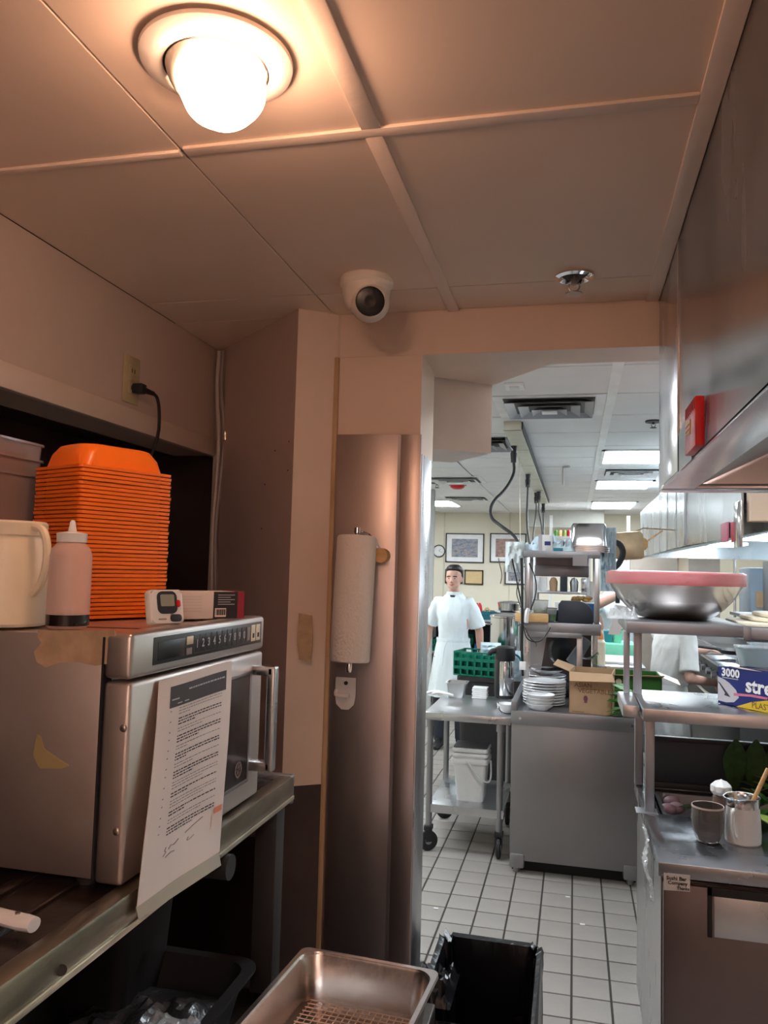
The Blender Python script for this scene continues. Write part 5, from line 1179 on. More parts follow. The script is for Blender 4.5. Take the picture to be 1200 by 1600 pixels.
# buckets
q = V(at(736, 1250, y=5.28).x, 5.28, .285)
t = thing('plastic_bucket', 'square white plastic bucket with wire handle on the table shelf', 'bucket', q)
b = B(); b.loft(open_box([(.085, .085, .02, 0), (.108, .105, .02, .275), (.100, .097, .02, .275), (.083, .08, .02, .01)])); b.build('body', white_pl, t)
b = B(); b.loft(open_box([(.117, .114, .02, .238), (.117, .114, .02, .262), (.112, .109, .02, .270), (.108, .105, .02, .238)])); b.build('collar', white_pl, t)
b = B(); b.tube([(-.01, -.118, .255), (.03, -.13, .20), (.09, -.135, .145), (.125, -.12, .135), (.135, -.08, .16), (.125, -.02, .25)], .0055, 8); b.build('handle', white_pl, t)
t2 = thing('plastic_bucket', 'second white bucket nested in the first, with dark lid', 'bucket', q + V(0, 0, .276))
for z in (.0, .032):
    b = B(); b.loft(open_box([(.112, .109, .02, z), (.116, .113, .02, z + .012), (.112, .109, .02, z + .022), (.108, .105, .02, z + .026)])); b.build('rim', white_pl, t2)
b = B(); b.prism(rrect(.108, .105, .02), .058, .064); b.build('lid', mat('grey lid', (.10, .095, .11), .4), t2)
# black bin behind table
b = B(); b.loft(open_box([(.23, .18, .04, 0), (.27, .20, .05, .90), (.28, .21, .05, .90), (.28, .21, .05, .93)], c=(-.60, 6.42, 0))); solo('black_bin', b, mat('black brown bin', (.025, .022, .024), .5), 'large black bin behind the mobile table', 'bin', (-.60, 6.42, 0))
# crate
t = thing('green_crate', 'green plastic glass rack tilted behind the airpot', 'crate', (at(750, 1050, y=6.42).x, 6.42, .932), math.radians(-10))
cw, cd_, ch = .17, .15, .17
def crate(t, cw, cd_, ch, m_, nx=6, floors=3):
    for s_, nm in ((-1, 'front_side'), (1, 'rear_side')):
        b = B(); y = s_ * cd_
        for k in range(floors + 1): z = ch * k / floors; b.box(-cw, cw, y - .004, y + .004, max(0, z - .012), min(ch, z + .012), bev=.001)
        for k in range(nx + 1): x = -cw + 2 * cw * k / nx; b.box(max(-cw, x - .006), min(cw, x + .006), y - .004, y + .004, 0, ch)
        b.build(nm, m_, t, smooth=False)
    for s_ in (-1, 1):
        b = B(); x = s_ * cw
        b.box(x - .004, x + .004, -cd_, cd_, 0, ch * .4); b.box(x - .004, x + .004, -cd_, cd_, ch * .8, ch); b.box(x - .004, x + .004, -cd_, -cd_ * .6, 0, ch); b.box(x - .004, x + .004, cd_ * .6, cd_, 0, ch); b.build('end_side', m_, t, smooth=False)
    b = B(); b.box(-cw, cw, -cd_, cd_, 0, .006); b.build('base', m_, t, smooth=False)
    b = B()
    for k in range(1, nx): x = -cw + 2 * cw * k / nx; b.box(x - .002, x + .002, -cd_, cd_, 0, ch * .85)
    for k in range(1, 5): y = -cd_ + 2 * cd_ * k / 5; b.box(-cw, cw, y - .002, y + .002, 0, ch * .85)
    b.build('dividers', m_, t, smooth=False)
crate(t, cw, cd_, ch * 1.1, green_m)
# airpot
p = at(788, 1090, z=.86); t = thing('airpot', 'steel and black airpot flask standing on the mobile table', 'thermos', (p.x, p.y, .86))
b = B(); b.lathe([(0, 0), (.062, 0), (.066, .006), (.066, .25), (.058, .27), (0, .27)], n=40); b.build('body', steel_bright, t)
b = B(); b.lathe([(0, .0), (.068, .0), (.068, .02), (.0665, .022)], n=40); b.build('base_ring', black_m, t)
b = B(); b.lathe([(0, .262), (.068, .262), (.072, .275), (.072, .33), (.066, .352), (.05, .362), (0, .366)], n=40); b.build('lid', black_m, t)
b = B(); b.tube([(-.04, -.02, .325), (-.085, -.03, .33), (-.105, -.035, .31), (-.105, -.035, .295)], lambda u: .022 - .008 * u, 10); b.build('spout', black_m, t)
b = B(); b.prism([(-.072, -.02), (-.050, -.055), (-.035, -.062), (-.035, -.05), (-.06, -.01)], .02, .27, bev=.003); b.build('side_spine', black_m, t)
b = B(); b.tube([(.06, .02, .31), (.10, .02, .29), (.12, .02, .24)], .008, 8); b.build('carry_handle', teal_m, t)
# small bowl leaning by the airpot
q = at(804, 1085, z=.86); q.y = 5.1
t = thing('white_bowl', 'white bowl with black wire leaning at the foot of the airpot', 'bowl', (at(791, 1090, y=5.15).x, 5.16, .861))
b = B(); b.lathe([(0, 0), (.03, 0), (.052, .03), (.060, .060), (.058, .060), (.048, .03), (.028, .004), (0, .004)], n=30); b.build('bowl', white_cer, t)
b = B(); b.tube([(-.05, -.01, .07), (-.04, -.05, .02), (.0, -.055, .004), (.05, -.03, .006)], .003, 6); b.build('wire', black_m, t)
# small pan, napkins, paper stack
p = at(722, 1080, z=.86); t = thing('square_pan', 'small square steel pan at the back of the mobile table', 'pan', (p.x, min(p.y, 5.70), .86))
b = B(); b.loft(open_box([(.055, .06, .015, 0), (.068, .075, .018, .10), (.078, .085, .012, .10), (.078, .085, .012, .104), (.066, .073, .018, .104), (.052, .057, .015, .004)]), close=False); b.bm.verts.ensure_lookup_table(); b.bm.faces.new([b.bm.verts[j] for j in range(24)]); b.build('pan', steel_h, t)
for k in range(5):
    p = at(690 + 4.5 * k, 1075 - (k % 2) * 5, z=.87); p.y = min(p.y, 5.72 - .02 * k); b = B(); b.tube([p + V(-.05, .01 * k, 0), p + V(0, -.015, .02), p + V(.06, .03 - .01 * k, .006)], lambda u: .012 * (1 - .4 * u), 8)
    solo('rolled_cloth', b, white_pl, 'twisted white cloth in the heap beside the square pan', 'cloth', p, 'white cloths on the mobile table')
pp = V(at(756, 1082, z=.86).x, 5.66, .86)
for k in range(6):
    b = B(); b.box(-.052, .052, -.05, .05, .0, .012, bev=.003); o = solo('napkin_stack', b, white_pl, 'flat white napkin pack in the pile beside the airpot', 'napkins', None, 'napkin packs on the mobile table'); o.location = (pp.x + .003 * (k % 2), pp.y + .05, .8602 + k * .0125)
# stock pot and its stand behind
t = thing('stock_pot', 'tall steel stock pot behind the airpot', 'pot', (at(789, 1000, y=6.9).x, 6.9, .90))
b = B(); b.lathe([(0, 0), (.12, 0), (.125, .01), (.125, .46), (.132, .465), (.132, .475), (.118, .47), (.118, .02), (0, .01)], n=40); b.build('pot', steel_bright, t)
b = B(); b.lathe([(0, .50), (.03, .497), (.128, .482), (.134, .476), (.12, .474), (0, .49)], n=40); b.build('lid', steel_bright, t)
b = B(); b.tube([(-.125, -.02, .40), (-.165, -.03, .40), (-.165, .03, .40), (-.125, .02, .40)], .007, 6); b.tube([(.125, -.02, .40), (.165, -.03, .40), (.165, .03, .40), (.125, .02, .40)], .007, 6); b.build('handles', steel_dull, t)
x = t.location.x; b = B(); b.box(x - .2, x + .2, 6.65, 7.15, 0, .90, bev=.005); solo('pot_stand', b, steel_dull, 'low steel cabinet carrying the stock pot', 'cabinet', (x, 6.9, 0))
for k, (px, py, w_, h_, y) in enumerate(((767, 1008, .16, .14, 6.42), (812, 1030, .10, .22, 5.92))):
    q = at(px, py, y=y); zz = q.z - .05; G = [[V(q.x + p.x, y - p.z, zz + p.y) for p in r_] for r_ in crumple(w_, h_, .05, 14, 60 + k, 5)]
    b = B(); b.sheet(G, .001); o = solo('plastic_bag', b, bagblue_m, ['crumpled pale bag before the stock pot, left of the airpot lid', 'pale plastic bag hanging right of the airpot'][k], 'bag', (q.x, y, zz))
# ============================================================ CORDS AND RACEWAY
t = thing('power_raceway', 'long ivory power raceway fixed under the kitchen ceiling', 'raceway', (-.4, 7.9, 2.728))
b = B(); b.box(-.455, -.345, 5.16, 10.8, 2.665, 2.727, bev=.003); sub(t, 'channel', b, raceway_m)
for y in (5.16, 6.0, 6.9, 7.9, 9.0, 10.0):
    b = B(); b.box(-.457, -.343, y, y + .015, 2.6635, 2.6665); sub(t, 'joint', b, steel_dull, smooth=False)
b = B(); b.box(-.343, -.335, 5.2, 10.8, 2.68, 2.727); sub(t, 'side_flange', b, blackmetal, smooth=False)
ZR = 2.664
def drop(px, py, route, r, label, m_=black_m, plug=.02):
    p = at(px, py, z=ZR); t = thing('hanging_cord', label, 'cord', p)
    if plug: b = B(); b.cyl((0, 0, 0), (0, 0, -.05), plug * 1.2, plug, 14); b.cyl((0, 0, -.05), (0, 0, -.12), plug * 1.25, plug, 14); b.build('plug', m_, t)
    n = len(route); pts = [V(0, 0, -.10 if plug else 0)]
    for i, (a, c_, y) in enumerate(route): pts.append(at(a, c_, y=y) - p)
    b = B(); b.tube(pts, r, 8); b.build('cord', m_, t)
drop(803, 697, [(804, 740, 5.95), (790, 765, 5.8), (768, 785, 5.6), (765, 808, 5.5), (783, 822, 5.4), (806, 838, 5.36), (813, 856, 5.33)], .011, 'thick black cord curving down from the nearest raceway plug')
drop(825, 741, [(824, 780, 6.6), (823, 820, 6.2), (827, 850, 5.9), (834, 862, 5.7)], .008, 'straight black cord from the second raceway plug')
drop(838, 770, [(838, 800, 7.4), (833, 835, 6.8), (832, 862, 6.2)], .007, 'left thin black cord from the third raceway plug')
drop(842, 768, [(842, 800, 7.4), (848, 830, 6.8), (847, 860, 6.2)], .007, 'right thin black cord from the third raceway plug')
drop(849, 787, [(849, 820, 8.2), (849, 860, 7.2)], .009, 'black cord from the farthest raceway plug')
drop(791, 684, [(793, 695, 5.5), (800, 703, 5.6)], .008, 'short grey cord looped at the near end of the raceway', mat('grey cord', (.16, .17, .18), .4), 0)
drop(812, 715, [(812, 780, 5.9), (813, 850, 5.6)], .0025, 'thin white pull string hanging beside the thick cord', ivory_pl, 0)
for k, (rt, r, lb) in enumerate((
    ([(800, 873, 5.26), (808, 910, 5.25), (816, 950, 5.24), (818, 975, 5.22)], .005, 'thin black cord down the left shelf post'),
    ([(806, 880, 5.28), (814, 905, 5.27), (824, 935, 5.25), (818, 960, 5.22)], .0035, 'grey cord hanging beside the left shelf post'),
    ([(815, 872, 5.24), (816, 920, 5.23), (816, 980, 5.20), (815, 1010, 5.2), (817, 1056, 5.22)], .009, 'thick black cable tied to the left shelf post'),
    ([(827, 880, 5.28), (838, 905, 5.27), (838, 930, 5.27), (826, 960, 5.25)], .004, 'looped black cord right of the shelf post'),
    ([(818, 978, 5.2), (822, 1000, 5.2), (845, 1005, 5.2), (860, 980, 5.22)], .004, 'black cord sagging under the lower shelf'),
    ([(820, 980, 5.2), (828, 998, 5.2), (838, 1004, 5.21), (838, 1010, 5.3)], .003, 'short black cord below the lower shelf'),
    ([(812, 905, 5.3), (806, 925, 5.3), (812, 945, 5.3), (816, 955, 5.24)], .003, 'thin curved cord left of the shelf post'))):
    b = B(); pts = [at(*q_[:2], y=q_[2]) for q_ in rt]; b.tube(pts, r, 7); solo('shelf_cord', b, black_m if k != 1 else steel_dull, lb, 'cord', pts[0])
b = B(); q = at(817, 1040, y=5.19); b.box(q.x - .02, q.x + .02, 5.17, 5.20, q.z - .025, q.z + .025, bev=.003); solo('cable_tag', b, white_pl, 'white tag around the thick cable above the counter', 'tag', q)
# ============================================================ BACK WALL
YB = 13.398
def frame(px0, py0, px1, py1, label, pic, matw=.2, fw=.018, fm=black_m, mt=matb_m):
    a, c_ = at(px0, py0, y=YB), at(px1, py1, y=YB); t = thing('picture_frame', label, 'picture', ((a.x + c_.x) / 2, YB, (a.z + c_.z) / 2)); w_, h_ = (c_.x - a.x) / 2, (a.z - c_.z) / 2
    b = B(); b.box(-w_, w_, -.025, 0, -h_, -h_ + fw); b.box(-w_, w_, -.025, 0, h_ - fw, h_); b.box(-w_, -w_ + fw, -.025, 0, -h_, h_); b.box(w_ - fw, w_, -.025, 0, -h_, h_); b.build('frame', fm, t, smooth=False)
    b = B(); b.box(-w_ + fw, w_ - fw, -.012, -.002, -h_ + fw, h_ - fw); b.build('mount', mt, t, smooth=False)
    if pic: b = B(); b.box(-w_ * (1 - matw * 1.6), w_ * (1 - matw * 1.6), -.014, -.012, -h_ * (1 - matw * 1.9), h_ * (1 - matw * 1.9)); b.build('photograph', pic, t, smooth=False)
    return t
frame(697, 833, 756, 880, 'large black-framed kitchen photograph right of the clock', photo_a)
frame(766, 833, 822, 880, 'large black-framed group photograph behind the cords', photo_b)
for a_, lb in (((696, 889, 723, 912), 'small framed yellow certificate behind the man\'s head'), ((726, 890, 755, 914), 'small framed yellow certificate right of the man\'s head')):
    t = frame(*a_, lb, None, mt=parch_m, fw=.022, fm=mat('dark brown frame', (.07, .035, .02), .5))
    b = B()
    for k in range(5): b.box(-.09, .09, -.0135, -.012, .05 - k * .025, .053 - k * .025)
    b.build('written_lines', wood_m, t, smooth=False, kind='stuff')
frame(789, 884, 823, 914, 'black-framed photograph partly behind the centre shelf post', photo_a)
q = at(686, 861, y=YB); t = thing('wall_clock', 'small round black-rimmed wall clock', 'clock', q); R0 = .105
RX = Matrix.Rotation(PI / 2, 4, 'X')
b = B(); b.lathe([(R0 - .016, .012), (R0 - .012, .03), (R0, .03), (R0 + .003, .0), (R0 - .016, 0)], n=40, mx=RX); b.build('rim', black_m, t)
b = B(); b.lathe([(0, .012), (R0 - .014, .012)], n=40, mx=RX); b.build('face', white_pl, t)
for k in range(12):
    a = k * PI / 6; b = B(); b.cyl((math.sin(a) * R0 * .66, -.0135, math.cos(a) * R0 * .66), (math.sin(a) * R0 * .78, -.0135, math.cos(a) * R0 * .78), .0022, n=5); b.build('hour_mark', black_m, t)
for a, l_, r in ((.7, .045, .003), (2.0, .065, .0022)):
    b = B(); b.cyl((0, -.016, 0), (math.sin(a) * l_, -.016, math.cos(a) * l_), r, n=6); b.build('hand', black_m, t)
# cord on wall
b = B(); b.tube([at(779, 872, y=13.3), at(780, 880, y=13.3), at(785, 897, y=13.3), at(782, 912, y=13.3)], .008, 6); solo('wall_cord', b, mat('brown cord', (.12, .08, .06), .5), 'short brown cord dangling below the group photograph', 'cord', at(779, 872, y=13.3))
# left column beside the doorway edge
b = B(); xa, xb = at(670.5, 900, y=9.5).x, at(675.5, 900, y=9.5).x; b.box(xa - .1, xb, 9.5, 9.6, 0, 2.727); tag(b.build('trim_4', mat('grey post', (.42, .43, .42), .5), None, False), kind='structure')
# dish shelving along the back
t = thing('dish_rack_shelving', 'steel shelving with coloured dish crates behind the man', 'shelf', (-1.4, 10.3, 0))
zs = at(770, 969, y=10.0).z
for z in (zs, zs - .42):
    b = B(); b.box(-3.0, -.55, 10.0, 10.6, z - .03, z, bev=.004); sub(t, 'shelf', b, steel_h)
for x in (-2.98, -1.8, -.60):
    for y in (10.03, 10.57):
        b = B(); b.cyl((x, y, 0), (x, y, zs + .01), .02, n=10); sub(t, 'leg', b, steel_dull)
b = B(); b.box(-3.0, -.55, 10.62, 10.64, 0, zs); sub(t, 'back_panel', b, cavity_shade, smooth=False)
for k, (px0, px1, z, h, m_, lb) in enumerate(((751, 768, zs, .10, teal_m, 'teal crate on the back shelf left of the steel pots'), (768, 783, zs, .085, teal_m, 'second teal crate on the back shelf nearest the steel pots'), (742, 767, zs - .42, .11, blue_m, 'blue crate stack below the teal crates'), (768, 800, zs - .42, .16, blue_m, 'blue crate behind the stock pot'), (672, 690, zs - .42, .15, green_m, 'green crate at far left behind the man'), (700, 735, zs - .42, .2, green_m, 'green crate hidden behind the man'))):
    xa, xb = at(px0, 965, y=10.05).x, at(px1, 965, y=10.05).x
    t = thing('dish_crate', lb, 'crate', ((xa + xb) / 2, 10.25, z)); crate(t, (xb - xa) / 2 - .004, .18, h, m_, 5, 2)
for k, px in enumerate((741, 745, 748)):
    p = at(px, 960, y=10.2); b = B(); b.lathe([(0, 0), (.03, 0), (.035, .10), (.028, .16), (.015, .19), (0, .20)], n=14); o = solo('red_bottle', b, red_m, ['left red bottle beside the man on the back shelf', 'middle red bottle beside the man on the back shelf', 'right red bottle beside the teal crates'][k], 'bottle'); o.location = (p.x, 10.2 + .05 * k, zs)
b = B(); b.tube([at(757, 955, y=10.1), at(759, 950, y=10.1), at(763, 950, y=10.1), at(765, 955, y=10.1)], .012, 6); solo('basket_handle', b, wood_m, 'tan curved handle resting on the teal crate', 'handle', at(761, 955, y=10.1))
for k, (px, r, z) in enumerate(((790, .13, .0), (797, .16, .10))):
    x = at(px, 960, y=9.9).x; b = B(); b.lathe([(0, 0), (r * .9, 0), (r, .09), (r * 1.04, .095), (r * .8, .11), (0, .12)], n=30); o = solo('steel_pot', b, [steel_dull, steel_bright][k], ['dark steel pot on the back shelf', 'shiny steel pot atop the dark one on the back shelf'][k], 'pot'); o.location = (x - .02 * k, 10.15, zs + .001 + k * .121)
# goods under the rear soffit
t = thing('rear_pass_shelf', 'far shelf with small jars under the rear soffit', 'shelf', (.1, 11.6, 0))
zz = at(870, 838, y=11.6).z
b = B(); b.box(-.35, .75, 11.5, 11.8, zz - .03, zz); sub(t, 'shelf', b, steel_h)
for x in (-.33, .73): b = B(); b.box(x - .02, x + .02, 11.6, 11.65, 0, zz + .3); sub(t, 'post', b, white_pl)
for k in range(8):
    x = -.26 + .06 * k; b = B(); b.lathe([(0, 0), (.025, 0), (.027, .07), (.015, .09), (0, .09)], c=(0, 0, 0), n=12); o = solo('jar', b, [leaf_m, wood_m, leaf_yel, redlid_m][k % 4], 'tiny jar on the far shelf under the rear soffit', 'jar', None, 'jars on the far shelf'); o.location = (x, 11.6, zz)
# items between centre shelf and hood
b = B(); q = at(983, 853, y=6.0); b.prism(rrect(.10, .10, .03), -.012, .012, bev=.004, mx=Matrix.Translation(q) @ Matrix.Rotation(-.08, 4, 'Y') @ Matrix.Rotation(PI / 2, 4, 'X')); b.tube([q + V(.0, .01, .09), q + V(.1, .01, .13), V(.69, 6.0, q.z + .12)], .005, 6, 0); solo('hanging_sheet_pan', b, brass_m, 'square tan sheet pan hanging on the hood side', 'pan', q)
q = at(1004, 850, y=6.1); b = B(); b.ball(q, .05, 14, sc=(.8, .3, 1)); b.cyl(q, q + V(.14, 0, .10), .006, n=6); solo('ladle', b, wood_m, 'round tan ladle hanging right of the sheet pan', 'ladle', q)
pts = [at(952, 850, y=5.9), at(966, 846, y=5.9), at(975, 862, y=5.9), at(968, 880, y=5.9), at(960, 887, y=5.9)]
b = B(); b.tube(pts, .022, 10); b.tube([pts[0], V(.16, 5.74, 1.90)], .012, 6, 0); solo('black_hose', b, black_rub, 'curved black hose beside the hanging sheet pan', 'hose', pts[2])
b = B(); xa, xb, z0_, z1_ = at(985, 880, y=9.6).x, at(1125, 880, y=9.6).x, at(1050, 892, y=9.6).z, at(1050, 870, y=9.6).z
b.box(xa, xb, 9.6, 9.7, 0, z1_); solo('rear_partition', b, mat('taupe panel', (.34, .29, .24), .5), 'taupe partition behind the big red-lidded bowl', 'panel', (xa, 9.65, 0))
b = B(); b.box(xa - .1, xb - .5, 9.4, 9.58, z0_ - .06, z0_ - .02, bev=.003); b.box(xa, xa + .03, 9.45, 9.5, 0, z0_ - .06); b.box(xb - .56, xb - .53, 9.45, 9.5, 0, z0_ - .06); solo('steel_ledge', b, steel_bright, 'bright steel ledge before the taupe partition', 'shelf', (xa, 9.5, 0))
b = B(); q = at(1068, 883, y=9.0); b.box(q.x - .05, q.x + .05, 9.0, 9.1, 0, 1.95, bev=.005); solo('wood_post', b, mat('light wood post', (.52, .40, .28), .5), 'light wooden post behind the big bowl', 'post', (q.x, 9, 0))
# prep table with boards behind the carton
t = thing('prep_table', 'steel prep table behind the cardboard carton', 'table', (.35, 7.3, 0))
b = B(); b.box(.14, .50, 5.98, 7.1, 1.06, 1.10, bev=.004); b.box(.16, .48, 6.0, 7.08, .30, 1.06); sub(t, 'top', b, steel_h)
for x in (.18, .46):
    for y in (6.05, 7.03): b = B(); b.cyl((x, y, 0), (x, y, .30), .02, n=10); sub(t, 'leg', b, steel_dull)
b = B(); b.box(.18, .47, 6.1, 6.6, 1.1005, 1.12, bev=.004); solo('cutting_board', b, white_pl, 'white cutting board on the prep table', 'cutting board', (.35, 6.3, 1.1005))
b = B(); b.box(.18, .48, 6.65, 7.05, 1.1005, 1.20, bev=.005); solo('mint_board', b, mint_m, 'thick mint green board on the prep table', 'cutting board', (.35, 6.8, 1.1005))
for k, (px, m_, lb) in enumerate(((953, teal_m, 'small dark green tub on the mint board'), (962, mint_m, 'small mint tub on the mint board'))):
    x = at(px, 1000, y=6.85).x; b = B(); b.loft(open_box([(.04, .05, .01, 0), (.05, .06, .01, .09)])); o = solo('green_tub', b, m_, lb, 'container'); o.location = (x, 6.85, 1.201)
for k in range(9):
    p = at(963 + random.uniform(-8, 8), 990, y=6.85); p.z = 1.295; b = B(); b.sheet(leaf(p, .07, .02, random.uniform(0, 6), .4), .001); solo('herb_sprig', b, leaf_m, 'green herb sprig in the tubs on the mint board', 'leaf', p, 'herbs on the mint board')
x = at(925, 1010, y=6.02).x; t = thing('sauce_bottle', 'pale squeeze bottle with orange cap behind the cardboard carton', 'bottle', (.19, 6.05, 1.1005))
b = B(); b.lathe([(0, 0), (.035, 0), (.036, .16), (.02, .18), (0, .18)], n=20); b.build('body', ivory_pl, t); b = B(); b.lathe([(0, .18), (.022, .18), (.02, .21), (.006, .25), (0, .25)], n=16); b.build('cap', mat('orange cap', (.8, .3, .12), .4), t)
# ============================================================ PEOPLE
def remesh(bb, size, smooth_it=3):
    me = bpy.data.meshes.new('r'); bb.bm.to_mesh(me); bb.bm.free()
    o = bpy.data.objects.new('r', me); C.objects.link(o)
    m = o.modifiers.new('r', 'REMESH'); m.mode = 'VOXEL'; m.voxel_size = size; m.use_smooth_shade = True
    s_ = o.modifiers.new('s', 'SMOOTH'); s_.factor = .5; s_.iterations = smooth_it
    dg = bpy.context.evaluated_depsgraph_get(); r = bpy.data.meshes.new_from_object(o.evaluated_get(dg))
    bpy.data.objects.remove(o); bpy.data.meshes.remove(me)
    q = B(); q.bm.from_mesh(r); bpy.data.meshes.remove(r); return q
def limb(bb, a, c_, ra, rc, mid=None):
    a, c_ = Vector(a), Vector(c_); n = 12; mid = mid or (ra + rc) / 2
    d = (c_ - a); u = d.normalized().orthogonal().normalized(); w_ = d.normalized().cross(u); rings = []
    for i in range(9):
        t = i / 8; r = ra * (1 - t) ** 2 + 2 * mid * t * (1 - t) + rc * t * t
        rings.append([a + d * t + (u * math.cos(2 * PI * k / n) + w_ * math.sin(2 * PI * k / n)) * r for k in range(n)])
    bb.loft(rings); bb.ball(a, ra * .99, 12); bb.ball(c_, rc * .99, 12)
def ell(cx, cy, z, rx, ry, n=32, p=2.4, tilt=0):
    r_ = []
    for k in range(n):
        a = 2 * PI * k / n; c_, s_ = math.cos(a), math.sin(a)
        r_.append((cx + rx * math.copysign(abs(c_) ** (2 / p), c_), cy + ry * math.copysign(abs(s_) ** (2 / p), s_), z + tilt * s_))
    return r_
def hand(bb, w_, d, pal, curl=.5, s=1.0):
    """w_ wrist, d direction down the hand, pal palm normal"""
    w_ = Vector(w_); d = Vector(d).normalized(); pal = Vector(pal); pal = (pal - d * pal.dot(d)).normalized(); side = d.cross(pal).normalized()
    bb.loft([[w_ + d * t * s + side * (hw * s * math.cos(a)) + pal * (.013 * s * math.sin(a)) for a in [2 * PI * k / 12 for k in range(12)]] for t, hw in ((-.02, .024), (.01, .028), (.05, .040), (.085, .041))])
    for k, (off, L_) in enumerate(((-.031, .066), (-.010, .076), (.011, .071), (.031, .055))):
        p = w_ + d * (.080 * s) + side * (off * s); dd = d.copy(); r = .0088 * s
        for j in range(3):
            dd = (dd + pal * curl * (.35 + .25 * j)).normalized(); q = p + dd * (L_ * s * (.45, .32, .23)[j]); limb(bb, p, q, r, r * .92); p = q; r *= .92
    p = w_ + d * (.025 * s) - side * (.028 * s); q = p + (d * .6 - side * .75 + pal * .35).normalized() * .040 * s; limb(bb, p, q, .012 * s, .0105 * s); limb(bb, q, q + (d * .9 - side * .2 + pal * .3).normalized() * .030 * s, .0105 * s, .008 * s)
def head(bb, c_, s=1.0):
    """c_ : centre of the skull base (chin level), facing -Y"""
    cx, cy, cz = c_
    prof = [(-.004, .020, .030, -.060), (.008, .034, .046, -.050), (.030, .052, .066, -.032), (.055, .061, .080, -.014), (.085, .068, .090, -.004), (.115, .073, .097, .0), (.145, .076, .100, .004), (.172, .073, .096, .006), (.196, .062, .083, .008), (.214, .042, .058, .008), (.224, .018, .028, .008)]
    bb.loft([ell(cx, cy + oy * s, cz + z * s, rx * s, ry * s, 28, 2.2) for z, rx, ry, oy in prof])
    f = lambda x, y, z: (cx + x * s, cy + y * s, cz + z * s)
    bb.loft([ell(cx, cy + y * s, cz + z * s, rx * s, ry * s, 12, 2) for z, y, rx, ry in ((.066, -.095, .010, .006), (.070, -.104, .017, .014), (.080, -.106, .014, .016), (.100, -.100, .009, .010), (.120, -.093, .008, .008))])
    bb.ball(f(-.030, -.078, .122), .019 * s, 10, sc=(1.4, .7, .45)); bb.ball(f(.030, -.078, .122), .019 * s, 10, sc=(1.4, .7, .45))
    bb.ball(f(-.038, -.060, .078), .024 * s, 10); bb.ball(f(.038, -.060, .078), .024 * s, 10)
    bb.ball(f(0, -.090, .046), .016 * s, 10, sc=(1.6, .6, .55)); bb.ball(f(0, -.082, .012), .018 * s, 10)
    for sx in (-1, 1): bb.ball(f(sx * .077, .008, .095), .026 * s, 10, sc=(.35, .65, 1.15))
def face(root, c_, s=1.0):
    cx, cy, cz = c_; f = lambda x, y, z: (cx + x * s, cy + y * s, cz + z * s)
    for sx in (-1, 1):
        b = B(); b.ball(f(sx * .030, -.083, .107), .012 * s, 12, sc=(1.25, .55, .5)); e = b.build('eye', mat('eye white', (.62, .58, .54), .3), root)
        b = B(); b.ball(f(sx * .030, -.089, .107), .006 * s, 10, sc=(1, .4, .95)); b.build('iris', hair_m, e)
        b = B(); b.tube([f(sx * .012, -.094, .125), f(sx * .030, -.096, .131), f(sx * .050, -.084, .125)], .0042 * s, 6); b.build('eyebrow', hair_m, root)
    b = B(); b.tube([f(-.024, -.088, .048), f(0, -.101, .0465), f(.024, -.088, .048)], .0046 * s, 6); b.tube([f(-.018, -.088, .042), f(0, -.099, .039), f(.018, -.088, .042)], .0048 * s, 6); b.build('mouth', lip_m, root)
def hair(root, c_, s=1.0, m_=None):
    cx, cy, cz = c_; b = B(); rings = []
    prof = [(.080, .070, .070, .040), (.105, .0785, .082, .030), (.130, .083, .082, .040), (.150, .084, .082, .038), (.172, .084, .090, .028), (.195, .083, .102, .010), (.220, .070, .088, .004), (.241, .044, .056, .004), (.250, .014, .018, .004)]
    for i, (z, rx, ry, oy) in enumerate(prof):
        r_ = ell(cx, cy + oy * s, cz + z * s, rx * s, ry * s, 40, 2.3)
        r_ = [(x + .004 * s * noise.noise(Vector((x * 60, y * 60, z * 50))), y + .004 * s * noise.noise(Vector((x * 50, y * 70, z * 40 + 3))), zz + .004 * s * noise.noise(Vector((x * 40, y * 40, 9)))) for x, y, zz in r_]
        rings.append(r_)
    b.loft(rings); q = remesh(b, .006, 1); q.build('hair', m_ or hair_m, root)
